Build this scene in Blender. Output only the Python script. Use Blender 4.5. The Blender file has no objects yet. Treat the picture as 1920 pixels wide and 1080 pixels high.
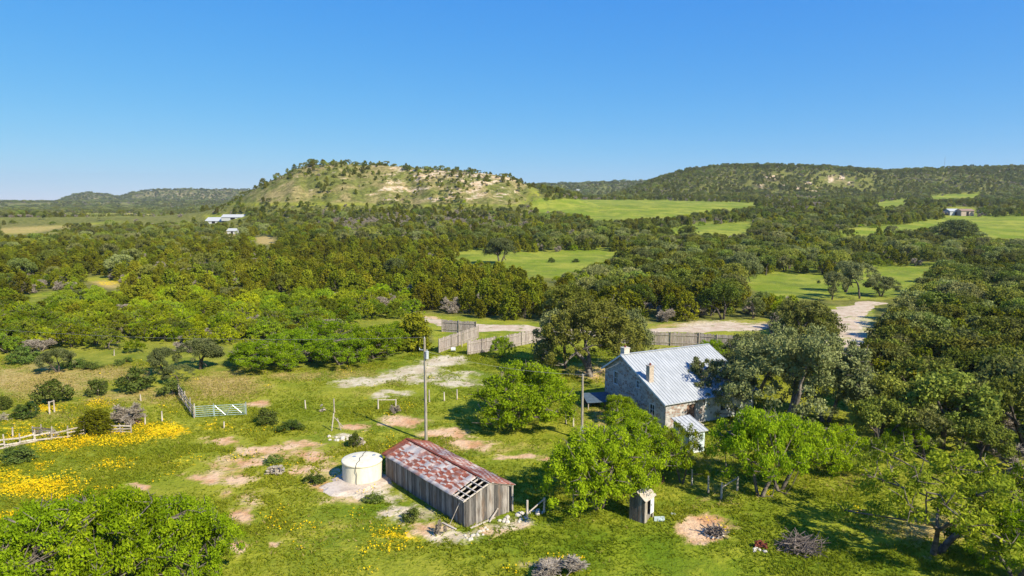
import bpy, math, random
import numpy as np
from mathutils import Vector, Matrix

# ------------------------------------------------------------------ camera, sky, sun, exposure
SC = bpy.context.scene
COL = SC.collection
H = 24.0
PITCH = math.radians(7.2)
F = 1280.0
cam_d = bpy.data.cameras.new('camera')
cam = bpy.data.objects.new('camera', cam_d)
COL.objects.link(cam)
cam.location = (0, 0, H)
cam.rotation_euler = (math.pi / 2 - PITCH, 0, 0)
cam_d.sensor_width = 36
cam_d.lens = 24
cam_d.clip_start = 0.5
cam_d.clip_end = 40000
SC.camera = cam
SUN = Vector((0.56, -0.55, 0.62)).normalized()
ELEV = math.asin(SUN.z)
AZ = math.atan2(SUN.x, SUN.y)
w = bpy.data.worlds.new('World')
SC.world = w
w.use_nodes = True
nt = w.node_tree
nt.nodes.clear()
sky = nt.nodes.new('ShaderNodeTexSky')
sky.sky_type = 'NISHITA'
sky.sun_disc = False
sky.sun_elevation = ELEV
sky.sun_rotation = AZ
sky.altitude = 400
sky.air_density = 0.7
sky.dust_density = 0.0
sky.ozone_density = 4.0
STR = 0.12
SKYK = 0.60
sp = nt.nodes.new('ShaderNodeSeparateColor')
cb = nt.nodes.new('ShaderNodeCombineColor')
for i, (k, g) in enumerate(((0.66, 1.28), (0.733, 0.62), (0.93, 0.15))):   # grade of the sky's colour
    pw = nt.nodes.new('ShaderNodeMath'); pw.operation = 'POWER'; pw.inputs[1].default_value = g
    ml = nt.nodes.new('ShaderNodeMath'); ml.operation = 'MULTIPLY'; ml.inputs[1].default_value = k * STR ** g / STR * SKYK
    nt.links.new(sp.outputs[i], pw.inputs[0]); nt.links.new(pw.outputs[0], ml.inputs[0]); nt.links.new(ml.outputs[0], cb.inputs[i])
bg = nt.nodes.new('ShaderNodeBackground')
bg.inputs['Strength'].default_value = STR
wo = nt.nodes.new('ShaderNodeOutputWorld')
nt.links.new(sky.outputs[0], sp.inputs[0])
nt.links.new(cb.outputs[0], bg.inputs['Color'])
nt.links.new(bg.outputs[0], wo.inputs['Surface'])
sun_d = bpy.data.lights.new('sun', 'SUN')
sun_d.energy = 5.0
sun_d.angle = math.radians(0.5)
sun_d.color = (1.0, 0.92, 0.74)
sun = bpy.data.objects.new('sun', sun_d)
COL.objects.link(sun)
sun.rotation_euler = (-SUN).to_track_quat('-Z', 'Y').to_euler()
sun.location = SUN * 200
SC.view_settings.view_transform = 'Standard'
SC.view_settings.look = 'None'
SC.view_settings.exposure = 0.76
SC.view_settings.gamma = 1.0
SC.render.engine = 'CYCLES'
SC.cycles.max_bounces = 5
SC.cycles.diffuse_bounces = 3
SC.cycles.transmission_bounces = 3
SC.cycles.transparent_max_bounces = 6
SC.cycles.volume_bounces = 0

# ------------------------------------------------------------------ small maths
cP, sP = math.cos(PITCH), math.sin(PITCH)

def px_of(x, y, z):
    """where a place in the world lies in the photograph (used only to read its map of clearings)"""
    dz = z - H
    f = y * cP - dz * sP
    f = np.where(f < 1, 1, f)
    up = y * sP + dz * cP
    return 960 + F * x / f, 540 - F * up / f

def ray(u, v):
    a = (u - 960) / F
    b = (540 - v) / F
    return np.array([a, cP + b * sP, -sP + b * cP])

def sstep(a, b, x):
    t = np.clip((x - a) / (b - a), 0, 1)
    return t * t * (3 - 2 * t)

_rn = np.random.RandomState(5)
_perm = _rn.rand(256, 256)

def vnoise(x, y):
    xi = np.floor(x).astype(int); yi = np.floor(y).astype(int)
    fx = x - xi; fy = y - yi
    fx = fx * fx * (3 - 2 * fx); fy = fy * fy * (3 - 2 * fy)
    a = _perm[xi & 255, yi & 255]; b = _perm[(xi + 1) & 255, yi & 255]
    c = _perm[xi & 255, (yi + 1) & 255]; d = _perm[(xi + 1) & 255, (yi + 1) & 255]
    return (a * (1 - fx) + b * fx) * (1 - fy) + (c * (1 - fx) + d * fx) * fy

def fbm(x, y, s, o=4):
    r = 0; amp = 1; tot = 0
    for i in range(o):
        r = r + amp * (vnoise(x / s + 17.3 * i, y / s + 9.1 * i) - 0.5)
        tot += amp; amp *= 0.5; s = s * 0.5
    return r / tot * 2

# ------------------------------------------------------------------ the lie of the land
def z_for(v, d):
    return H + d * np.tan(np.arctan((540 - v) / F) - PITCH)

def hgt(x, y):
    x = np.asarray(x, float); y = np.asarray(y, float)
    yy = np.maximum(y, 60)
    u = 960 + F * 0.992 * x / yy
    u = np.clip(u, -1500, 3500)
    ys = np.array([0, 250, 300, 380, 500, 560, 650, 760, 900, 1100, 1600, 2200, 20000])
    zl = np.array([0, 0, 0, 0, 0, 1, 2, 2, 0, -4, -8, -10, -20])
    zm = np.array([0, 0, 2, 5, 10.5, 13, 14, 14, 14, 14, 10, 8, 0])
    zr = np.array([0, 0, 1, 4, 10.5, 13, 17, 20, 25.5, 28, 30, 30, 20])
    ur = sstep(380, 640, u)
    zb = np.interp(y, ys, zl) * (1 - ur) + np.interp(y, ys, zm) * ur
    u2 = sstep(940, 1040, u)
    zb = zb * (1 - u2) + np.interp(y, ys, zr) * u2
    # flat topped hill
    tu = np.array([300, 380, 420, 460, 500, 560, 590, 650, 700, 760, 830, 900, 950, 985, 1010, 1060, 1120])
    tv = np.array([408, 400, 390, 372, 348, 319, 310, 307, 307, 312, 320, 325, 331, 346, 356, 366, 385])
    top = z_for(np.interp(u, tu, tv), 665.0)
    wob = 30 * fbm(x + 400, y * 0.3, 90, 3)
    yw = y + wob * sstep(500, 560, y)
    prof = np.interp(yw, [530, 560, 590, 620, 645, 662, 740, 790, 860], [0, .07, .26, .55, .84, 1, 1, .35, 0])
    gully = fbm(x + .35 * y, yw * 0.25, 24, 4) * 8.5 * np.clip(prof * (1 - prof) * 4, 0, 1)
    mes = np.maximum(top - zb, 0) * prof
    zb = zb + mes + gully * sstep(4, 14, mes)
    # long wooded hill on the right
    tu = np.array([980, 1120, 1180, 1220, 1280, 1350, 1450, 1550, 1640, 1700, 1800, 1920, 2600, 3500])
    tv = np.array([400, 375, 356, 338, 320, 312, 313, 317, 323, 320, 314, 314, 320, 350])
    top = z_for(np.interp(u, tu, tv), 1230.0)
    prof = np.interp(y + 60 * fbm(x, y, 300, 3), [930, 1000, 1100, 1180, 1250, 1700, 2600], [0, .12, .5, .85, 1, .9, .3])
    g2 = fbm(x, y * 0.4, 70, 3) * 9 * np.clip(prof * (1 - prof) * 4, 0, 1)
    mes = np.maximum(top - zb, 0) * prof
    zb = zb + mes + g2 * sstep(4, 20, mes)
    # ridge seen in the gap, and the far ridges on the left
    for tu, tv, dd, w0 in (([900, 960, 1000, 1080, 1150, 1200, 1260, 1400], [380, 350, 347, 345, 342, 341, 345, 380], 2300., 500.),
                           ([60, 120, 150, 180, 215, 235, 262, 300, 360, 460, 520, 640, 800], [385, 379, 367, 362, 366, 370, 362, 357, 356, 357, 357, 362, 385], 3100., 420.),
                           ([-3000, -200, 0, 100, 200, 400, 800, 1000, 1400, 4000], [376, 376, 376.5, 375, 377, 374, 374, 372, 372, 376], 6300., 1100.)):
        top = z_for(np.interp(u, tu, tv), dd)
        prof = np.interp(y, [dd - w0, dd - w0 * .5, dd, dd + w0, dd + 2 * w0], [0, .4, 1, .9, 0])
        g3 = fbm(x, y * 0.4, dd / 18, 3) * dd / 170 * np.clip(prof * (1 - prof) * 4, 0, 1)
        m = np.maximum(top - zb, 0) * prof
        zb = zb + m + g3 * sstep(4, 25, m)
    far = sstep(150, 400, np.hypot(x, y))
    zb = zb + fbm(x, y, 120, 3) * 1.2 * far
    return zb

def hz(x, y):
    return float(hgt(np.array([x]), np.array([y]))[0])

def P(u, v):
    """the place on the ground that the photograph shows at u, v"""
    d = ray(u, v)
    t = np.concatenate([np.arange(20, 400, 0.25), np.arange(400, 4000, 2.0)])
    x = d[0] * t; y = d[1] * t; z = H + d[2] * t
    below = z < hgt(x, y)
    i = int(np.argmax(below)) if below.any() else len(t) - 1
    if i > 0:
        z0 = z[i - 1] - hz(x[i - 1], y[i - 1]); z1 = z[i] - hz(x[i], y[i])
        k = z0 / (z0 - z1) if z0 != z1 else 0
        tt = t[i - 1] + k * (t[i] - t[i - 1])
    else:
        tt = t[0]
    X, Y = d[0] * tt, d[1] * tt
    return Vector((X, Y, hz(X, Y)))

def mpp(p):
    return (p[1] * cP - (p[2] - H) * sP) / F     # metres per pixel of the photograph there

def in_poly(u, v, poly):
    u = np.asarray(u); v = np.asarray(v)
    r = np.zeros(u.shape, bool)
    n = len(poly)
    for i in range(n):
        x1, y1 = poly[i]; x2, y2 = poly[(i + 1) % n]
        c = ((y1 > v) != (y2 > v))
        xs = (x2 - x1) * (v - y1) / ((y2 - y1) if y2 != y1 else 1e-9) + x1
        r ^= c & (u < xs)
    return r

# ------------------------------------------------------------------ objects
def tag(o, label=None, cat=None, group=None, kind=None):
    if label: o['label'] = label
    if cat: o['category'] = cat
    if group: o['group'] = group
    if kind: o['kind'] = kind
    return o

def empty(name, loc, rz=0):
    o = bpy.data.objects.new(name, None)
    COL.objects.link(o)
    o.location = loc
    o.rotation_euler = (0, 0, rz)
    o.empty_display_size = 0.3
    return o

def thing(name, label, cat, loc, rz=0, group=None):
    return tag(empty(name, loc, rz), label, cat, group)

def np_mesh(name, V, Q, mat, tint=None):
    """a mesh from arrays of vertices and of faces with the same number of corners"""
    me = bpy.data.meshes.new(name)
    V = np.asarray(V, np.float32); Q = np.asarray(Q, np.int32)
    k = Q.shape[1]
    me.vertices.add(len(V)); me.vertices.foreach_set('co', V.ravel())
    me.loops.add(Q.size); me.loops.foreach_set('vertex_index', Q.ravel())
    me.polygons.add(len(Q))
    me.polygons.foreach_set('loop_start', np.arange(0, Q.size, k, dtype=np.int32))
    me.polygons.foreach_set('loop_total', np.full(len(Q), k, np.int32))
    me.update(calc_edges=True)
    if tint is not None:
        a = me.attributes.new('tint', 'FLOAT', 'FACE')
        a.data.foreach_set('value', np.asarray(tint, np.float32))
    if mat: me.materials.append(mat)
    return me

class MB:
    """collects boxes, bars and tubes, links them as ONE mesh object"""
    def __init__(s): s.v = []; s.f = []; s.t = []
    def add(s, vs, fs, t=0.5):
        b = len(s.v)
        s.v += [tuple(v) for v in vs]
        s.f += [tuple(i + b for i in f) for f in fs]
        s.t += [t] * len(fs)
    def hexa(s, lo, hi, t=0.5):
        """prism between two quads of 4 corners each"""
        s.add(list(lo) + list(hi), [(3, 2, 1, 0), (4, 5, 6, 7), (0, 1, 5, 4), (1, 2, 6, 5), (2, 3, 7, 6), (3, 0, 4, 7)], t)
    def box(s, x0, x1, y0, y1, z0, z1, t=0.5):
        s.hexa([(x0, y0, z0), (x1, y0, z0), (x1, y1, z0), (x0, y1, z0)], [(x0, y0, z1), (x1, y0, z1), (x1, y1, z1), (x0, y1, z1)], t)
    def tube(s, p, q, r0, r1=None, n=6, t=0.5, caps=True):
        if r1 is None: r1 = r0
        p = Vector(p); q = Vector(q); d = (q - p)
        if d.length < 1e-6: return
        d.normalize()
        a = d.orthogonal().normalized(); b = d.cross(a)
        vs = []
        for c, r in ((p, r0), (q, r1)):
            for i in range(n):
                g = 2 * math.pi * i / n
                vs.append(c + (a * math.cos(g) + b * math.sin(g)) * r)
        fs = [(i, (i + 1) % n, (i + 1) % n + n, i + n) for i in range(n)]
        if caps: fs += [tuple(range(n - 1, -1, -1)), tuple(range(n, 2 * n))]
        s.add(vs, fs, t)
    def bar(s, p, q, w, h, t=0.5, up=(0, 0, 1)):
        p = Vector(p); q = Vector(q); d = (q - p).normalized()
        sd = d.cross(Vector(up))
        if sd.length < 1e-4: sd = d.orthogonal()
        sd.normalize(); u = sd.cross(d)
        sd *= w / 2; u *= h / 2
        s.hexa([p - sd - u, p + sd - u, p + sd + u, p - sd + u], [q - sd - u, q + sd - u, q + sd + u, q - sd + u], t)
    def build(s, name, mat, parent=None, smooth=False, bevel=0):
        me = bpy.data.meshes.new(name)
        me.from_pydata(s.v, [], s.f)
        me.update()
        a = me.attributes.new('tint', 'FLOAT', 'FACE')
        a.data.foreach_set('value', s.t)
        me.materials.append(mat)
        if smooth: me.polygons.foreach_set('use_smooth', [True] * len(me.polygons))
        o = bpy.data.objects.new(name, me)
        COL.objects.link(o)
        if parent: o.parent = parent
        if bevel:
            m = o.modifiers.new('bevel', 'BEVEL'); m.width = bevel; m.segments = 1
        return o

# ------------------------------------------------------------------ materials
def new_mat(name):
    m = bpy.data.materials.new(name); m.use_nodes = True
    t = m.node_tree; t.nodes.clear()
    out = t.nodes.new('ShaderNodeOutputMaterial')
    return m, t, out

class N:
    def __init__(s, t): s.t = t
    def n(s, typ, **k):
        x = s.t.nodes.new(typ)
        for a, b in k.items(): setattr(x, a, b)
        return x
    def l(s, a, b): s.t.links.new(a, b)
    def setin(s, sock, v):
        if hasattr(v, 'is_output') or isinstance(v, bpy.types.NodeSocket): s.l(v, sock)
        elif isinstance(v, (tuple, list)) and len(v) == 3 and sock.type == 'RGBA': sock.default_value = (*v, 1)
        else: sock.default_value = v
    def mix(s, f, a, b):
        x = s.n('ShaderNodeMix', data_type='RGBA')
        s.setin(x.inputs[0], f); s.setin(x.inputs[6], a); s.setin(x.inputs[7], b)
        return x.outputs[2]
    def mul(s, f, a, b):
        x = s.n('ShaderNodeMix', data_type='RGBA', blend_type='MULTIPLY')
        s.setin(x.inputs[0], f); s.setin(x.inputs[6], a); s.setin(x.inputs[7], b)
        return x.outputs[2]
    def m(s, op, a, b=0.0, c=None):
        x = s.n('ShaderNodeMath', operation=op)
        s.setin(x.inputs[0], a); s.setin(x.inputs[1], b)
        if c is not None: s.setin(x.inputs[2], c)
        return x.outputs[0]
    def ramp(s, f, a, b, lo=0.0, hi=1.0):
        x = s.n('ShaderNodeMapRange', interpolation_type='SMOOTHSTEP')
        s.setin(x.inputs[0], f); x.inputs[1].default_value = a; x.inputs[2].default_value = b
        x.inputs[3].default_value = lo; x.inputs[4].default_value = hi
        return x.outputs[0]
    def noise(s, vec, scale, det=4, rough=0.6, dist=0.0):
        x = s.n('ShaderNodeTexNoise')
        if vec is not None: s.l(vec, x.inputs['Vector'])
        x.inputs['Scale'].default_value = scale; x.inputs['Detail'].default_value = det
        x.inputs['Roughness'].default_value = rough; x.inputs['Distortion'].default_value = dist
        return x.outputs[0]
    def scaled(s, vec, sc):
        x = s.n('ShaderNodeMapping'); s.l(vec, x.inputs[0]); x.inputs['Scale'].default_value = sc
        return x.outputs[0]
    def attr(s, name):
        return s.n('ShaderNodeAttribute', attribute_name=name)
    def surf(s, out, col, rough=0.8, bump=None, bs=0.3, bd=0.05, metal=0.0, spec=0.3):
        p = s.n('ShaderNodeBsdfPrincipled')
        s.setin(p.inputs['Base Color'], col); s.setin(p.inputs['Roughness'], rough); s.setin(p.inputs['Metallic'], metal)
        p.inputs['Specular IOR Level'].default_value = spec
        if bump is not None:
            b = s.n('ShaderNodeBump'); b.inputs['Strength'].default_value = bs; b.inputs['Distance'].default_value = bd
            s.l(bump, b.inputs['Height']); s.l(b.outputs[0], p.inputs['Normal'])
        s.l(p.outputs[0], out.inputs[0])
        return p

def leaf_mat(name, dark, mid, light, trans=0.3, brown=None, vlo=0.70, vhi=1.30):
    m, t, out = new_mat(name); n = N(t)
    tint = n.attr('tint').outputs['Fac']
    oi = n.n('ShaderNodeObjectInfo')
    c = n.mix(n.ramp(tint, 0.0, 0.55), dark, mid)
    c = n.mix(n.ramp(tint, 0.5, 1.0), c, light)
    r = n.m('MULTIPLY', oi.outputs['Random'], 1.0)
    c2 = n.mix(n.ramp(r, 0.0, 1.0, 0.0, 0.55), c, mid if brown is None else brown)
    v = n.n('ShaderNodeHueSaturation')
    rr = n.m('FRACT', n.m('MULTIPLY', oi.outputs['Random'], 7.77))
    stand = n.noise(n.scaled(oi.outputs['Location'], (.016, .016, 0)), 1.0, 3)
    c2 = n.mix(n.ramp(stand, 0.45, 0.62, 0, .38), c2, light)
    n.l(n.m('MULTIPLY', n.ramp(rr, 0, 1, vlo, vhi), n.ramp(stand, 0.35, 0.65, 0.88, 1.12)), v.inputs['Value'])
    n.l(n.ramp(n.m('FRACT', n.m('MULTIPLY', oi.outputs['Random'], 3.31)), 0, 1, *((0.480, 0.514) if vlo < .8 else (0.496, 0.503))), v.inputs['Hue'])
    n.l(c2, v.inputs['Color'])
    d = n.n('ShaderNodeBsdfDiffuse'); tr = n.n('ShaderNodeBsdfTranslucent')
    n.l(v.outputs[0], d.inputs[0]); n.l(v.outputs[0], tr.inputs[0])
    mx = n.n('ShaderNodeMixShader'); mx.inputs[0].default_value = trans
    n.l(d.outputs[0], mx.inputs[1]); n.l(tr.outputs[0], mx.inputs[2]); n.l(mx.outputs[0], out.inputs[0])
    return m

M = {}
M['cedar'] = leaf_mat('cedar foliage', (0.055, 0.075, 0.004), (0.145, 0.175, 0.010), (0.26, 0.275, 0.018), 0.28, (0.165, 0.155, 0.010))
M['oak'] = leaf_mat('oak foliage', (0.050, 0.078, 0.009), (0.145, 0.192, 0.022), (0.28, 0.32, 0.065), 0.30, (0.20, 0.19, 0.03))
M['greyoak'] = leaf_mat('pale oak foliage', (0.070, 0.090, 0.022), (0.180, 0.200, 0.055), (0.33, 0.335, 0.13), 0.30, (0.19, 0.23, 0.04))
M['mesq'] = leaf_mat('mesquite foliage', (0.095, 0.150, 0.005), (0.235, 0.320, 0.008), (0.45, 0.50, 0.016), 0.42, (0.15, 0.20, 0.030))
M['mesqfine'] = leaf_mat('lime mesquite foliage', (0.095, 0.150, 0.004), (0.205, 0.310, 0.008), (0.40, 0.49, 0.018), 0.42, (0.19, 0.29, 0.010), 0.98, 1.16)  # lime leaf colour, varying less from tree to tree than mesq
M['oakfine'] = leaf_mat('yard oak foliage', (0.050, 0.070, 0.020), (0.150, 0.172, 0.055), (0.30, 0.31, 0.125), 0.30, (0.155, 0.18, 0.06), 0.9, 1.08)
M['oakbrown'] = leaf_mat('brownish oak foliage', (0.048, 0.052, 0.010), (0.135, 0.140, 0.022), (0.24, 0.23, 0.045), 0.28, (0.13, 0.13, 0.02), 0.85, 1.0)
M['brush'] = leaf_mat('brush foliage', (0.05, 0.085, 0.012), (0.12, 0.17, 0.03), (0.22, 0.25, 0.07), 0.25)

def bark_mat(name, a, b):
    m, t, out = new_mat(name); n = N(t)
    tc = n.n('ShaderNodeTexCoord').outputs['Object']
    f = n.noise(tc, 3.0, 5)
    c = n.mix(n.ramp(f, 0.35, 0.65), a, b)
    n.surf(out, c, 0.9, n.noise(n.scaled(tc, (1, 1, .2)), 12), 0.6, 0.03)
    return m
M['bark'] = bark_mat('dark bark', (0.035, 0.028, 0.022), (0.13, 0.105, 0.085))
M['midbark'] = bark_mat('mesquite bark', (0.060, 0.048, 0.040), (0.20, 0.165, 0.135))
M['greybark'] = bark_mat('grey bark', (0.085, 0.072, 0.062), (0.24, 0.21, 0.18))
M['greywood'] = bark_mat('grey deadwood', (0.20, 0.165, 0.125), (0.42, 0.36, 0.285))
M['brownwood'] = bark_mat('brown deadwood', (0.09, 0.05, 0.035), (0.26, 0.15, 0.10))
M['purplewood'] = bark_mat('dark brush wood', (0.055, 0.045, 0.038), (0.22, 0.175, 0.145))

def plank_mat(name, a, b, c, grain=1.0):
    m, t, out = new_mat(name); n = N(t)
    tc = n.n('ShaderNodeTexCoord').outputs['Object']
    tint = n.attr('tint').outputs['Fac']
    g = n.noise(n.scaled(tc, (6 * grain, 6 * grain, 0.5)), 3.0, 6)
    s = n.noise(n.scaled(tc, (1.5, 1.5, 0.35)), 1.4, 4)
    col = n.mix(n.ramp(tint, 0, 1), a, b)
    col = n.mix(n.ramp(s, 0.48, 0.7), col, c)
    col = n.mul(0.85, col, n.mix(n.ramp(g, 0.3, 0.62), (0.35, 0.33, 0.32), (1, 1, 1)))
    n.surf(out, col, 0.85, g, 0.6, 0.02)
    return m
M['plank'] = plank_mat('weathered shed boards', (0.10, 0.092, 0.086), (0.38, 0.34, 0.305), (0.21, 0.15, 0.11))
M['picket'] = plank_mat('grey fence boards', (0.30, 0.25, 0.225), (0.46, 0.40, 0.36), (0.36, 0.29, 0.25))
M['rail'] = plank_mat('bleached fence wood', (0.40, 0.34, 0.28), (0.62, 0.55, 0.47), (0.42, 0.34, 0.26))
M['postwood'] = plank_mat('post wood', (0.34, 0.30, 0.24), (0.52, 0.46, 0.38), (0.30, 0.24, 0.18))
M['polewood'] = plank_mat('pole wood', (0.30, 0.26, 0.20), (0.44, 0.39, 0.31), (0.26, 0.21, 0.15))

def simple(name, col, rough=0.6, metal=0.0, var=0.25, scale=3.0, spec=0.3):
    m, t, out = new_mat(name); n = N(t)
    tc = n.n('ShaderNodeTexCoord').outputs['Object']
    f = n.noise(tc, scale, 5)
    c = n.mul(1.0, col, n.mix(n.ramp(f, 0.3, 0.7), (1 - var,) * 3, (1, 1, 1)))
    n.surf(out, c, rough, f, 0.15, 0.01, metal, spec)
    return m
M['dark'] = simple('dark interior', (0.012, 0.011, 0.010), 0.9)
M['glass'] = simple('window glass', (0.03, 0.04, 0.05), 0.08, 0, 0.1, 1, 0.6)
M['frame'] = simple('pale window frame', (0.60, 0.64, 0.66), 0.6)
M['shademetal'] = simple('shade toned metal', (0.10, 0.14, 0.17), 0.5, 0.2, 0.3)  # shade over the pump shelter roof put into its dark blue-grey colour
M['galv'] = simple('galvanised steel', (0.52, 0.56, 0.60), 0.38, 0.6, 0.25)
M['transf'] = simple('transformer paint', (0.50, 0.53, 0.55), 0.45, 0.1, 0.15)
M['white'] = simple('white paint', (0.64, 0.66, 0.64), 0.6, 0, 0.2)
M['bluewhite'] = simple('pale blue white paint', (0.58, 0.68, 0.67), 0.6, 0, 0.35, 2.0)
M['gategreen'] = simple('green gate paint', (0.42, 0.56, 0.53), 0.4, 0.2, 0.3)
M['rust'] = simple('rusty iron', (0.22, 0.055, 0.030), 0.8, 0, 0.5, 6)
M['wire'] = simple('wire', (0.35, 0.34, 0.32), 0.6, 0.3)
M['brickred'] = simple('red brick', (0.42, 0.20, 0.13), 0.85, 0, 0.4, 20)
M['limestone'] = simple('limestone rubble', (0.62, 0.56, 0.47), 0.9, 0, 0.35, 5)
M['chimtan'] = simple('pale chimney stone', (0.52, 0.43, 0.34), 0.85, 0, 0.4, 9)
M['brownroof'] = simple('faded brown roofing', (0.30, 0.20, 0.15), 0.8, 0, 0.3)
M['metalwhite'] = simple('white metal roofing', (0.46, 0.47, 0.46), 0.6, 0.0, 0.2)
M['tan'] = simple('tan wall', (0.42, 0.33, 0.26), 0.85, 0, 0.2)

def roof_mat():
    m, t, out = new_mat('seamed metal roof'); n = N(t)
    tc = n.n('ShaderNodeTexCoord').outputs['Object']
    f = n.noise(n.scaled(tc, (1.6, 0.35, 1)), 1.2, 5)
    c = n.mix(n.ramp(f, 0.35, 0.7), (0.34, 0.355, 0.36), (0.43, 0.445, 0.45))
    n.surf(out, c, 0.55, n.noise(tc, 2), 0.08, 0.01, 0.0, 0.4)
    return m
M['roof'] = roof_mat()

def rust_roof():
    m, t, out = new_mat('patched rusty roof iron'); n = N(t)
    tc = n.n('ShaderNodeTexCoord').outputs['Object']
    sep = n.n('ShaderNodeSeparateXYZ'); n.l(tc, sep.inputs[0])
    d = n.noise(tc, 2.2, 4)
    sx = n.m('ADD', n.m('DIVIDE', sep.outputs[0], 0.72), n.m('MULTIPLY', n.m('SUBTRACT', d, 0.5), 0.7))
    sy = n.m('ADD', n.m('DIVIDE', sep.outputs[1], 0.52), n.m('MULTIPLY', n.m('SUBTRACT', d, 0.5), 1.0))
    ix = n.m('FLOOR', sx); iy = n.m('FLOOR', n.m('ADD', sy, n.m('MULTIPLY', ix, 0.5)))
    par = n.m('FRACT', n.m('ADD', sy, n.m('MULTIPLY', n.m('FLOOR', sx), 0.5)))
    a = n.ramp(n.m('ABSOLUTE', n.m('SUBTRACT', par, 0.5)), 0.06, 0.22)
    cmb = n.n('ShaderNodeCombineXYZ'); n.l(ix, cmb.inputs[0]); n.l(iy, cmb.inputs[1])
    wn = n.n('ShaderNodeTexWhiteNoise', noise_dimensions='2D'); n.l(cmb.outputs[0], wn.inputs['Vector'])
    r = wn.outputs['Value']
    # rust where the sheets lap; the strip above the left eave kept bright
    edge = n.ramp(n.m('MULTIPLY', sep.outputs[1], -1.0), 0.02, 0.12)
    amt = n.m('MULTIPLY', n.m('MULTIPLY', a, n.ramp(r, 0.05, 0.35)), edge)
    amt = n.m('MAXIMUM', amt, n.ramp(sep.outputs[0], 11.3, 11.7))
    st = n.ramp(n.noise(n.scaled(tc, (7, .8, 1)), 1.5, 5), 0.48, 0.66)
    amt = n.m('MAXIMUM', n.m('MULTIPLY', amt, 1.0), n.m('MULTIPLY', st, 0.5))
    pale = n.mix(n.ramp(n.noise(tc, 1.4, 4), 0.4, 0.62), (0.42, 0.41, 0.39), (0.56, 0.48, 0.41))
    amt = n.m('MAXIMUM', amt, n.m('MULTIPLY', n.ramp(n.noise(tc, 0.55, 4), 0.46, 0.60), 0.75))
    rust = n.mix(n.ramp(n.noise(tc, 7.0, 4), 0.35, 0.65), (0.17, 0.040, 0.018), (0.36, 0.11, 0.055))
    dk = n.mix(n.ramp(wn.outputs['Value'], 0.5, 0.9), rust, (0.25, 0.095, 0.055))
    c = n.mix(amt, pale, dk)
    wv = n.n('ShaderNodeTexWave'); n.l(tc, wv.inputs[0]); wv.inputs['Scale'].default_value = 2.2
    n.surf(out, c, 0.6, wv.outputs[1], 0.5, 0.03, 0.0, 0.4)
    return m
M['rustroof'] = rust_roof()

def stone_mat(name, a, b, c, mortar, sc=2.6):
    m, t, out = new_mat(name); n = N(t)
    tc = n.n('ShaderNodeTexCoord').outputs['Object']
    s = n.scaled(tc, (1, 1, 1.5))
    vo = n.n('ShaderNodeTexVoronoi'); n.l(s, vo.inputs['Vector']); vo.inputs['Scale'].default_value = sc
    ve = n.n('ShaderNodeTexVoronoi', feature='DISTANCE_TO_EDGE'); n.l(s, ve.inputs['Vector']); ve.inputs['Scale'].default_value = sc
    sep = n.n('ShaderNodeSeparateColor'); n.l(vo.outputs['Color'], sep.inputs[0])
    col = n.mix(n.ramp(sep.outputs[0], 0.2, 0.8), a, b)
    col = n.mix(n.ramp(sep.outputs[1], 0.6, 0.8), col, c)
    e = n.ramp(ve.outputs[0], 0.02, 0.08)
    col = n.mix(e, mortar, col)
    n.surf(out, col, 0.9, e, 0.7, 0.03)
    return m
M['stone'] = stone_mat('rubble stone wall', (0.30, 0.285, 0.27), (0.47, 0.435, 0.40), (0.28, 0.20, 0.16), (0.44, 0.42, 0.40))

def tank_mat():
    m, t, out = new_mat('cream tank render'); n = N(t)
    tc = n.n('ShaderNodeTexCoord').outputs['Object']
    s = n.noise(n.scaled(tc, (2.2, 2.2, 0.5)), 1.2, 5)
    f = n.noise(tc, 5.0, 5)
    c = n.mix(n.ramp(s, 0.4, 0.68), (0.71, 0.66, 0.50), (0.60, 0.54, 0.40))
    c = n.mix(n.ramp(f, 0.62, 0.75, 0, 0.5), c, (0.44, 0.38, 0.26))
    n.surf(out, c, 0.85, f, 0.3, 0.02)
    return m
M['tank'] = tank_mat()

def gravel_mat(name, a, b, green=0.85):
    m, t, out = new_mat(name); n = N(t)
    tc = n.n('ShaderNodeTexCoord').outputs['Object']
    f = n.noise(tc, 0.5, 5); g = n.noise(tc, 5.0, 4)
    c = n.mix(n.ramp(f, 0.35, 0.65), a, b)
    c = n.mix(n.ramp(n.noise(tc, 0.35, 6, 0.7), 0.54, 0.64, 0, green), c, (0.17, 0.20, 0.03))
    c = n.mul(0.5, c, n.mix(n.ramp(g, 0.3, 0.6), (0.65, 0.62, 0.6), (1, 1, 1)))
    n.surf(out, c, 0.95, g, 0.3, 0.03)
    return m
M['gravel'] = gravel_mat('caliche gravel', (0.46, 0.345, 0.235), (0.58, 0.475, 0.35))
M['pad'] = gravel_mat('crushed stone pad', (0.42, 0.34, 0.27), (0.54, 0.46, 0.38), 0.0)

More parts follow.
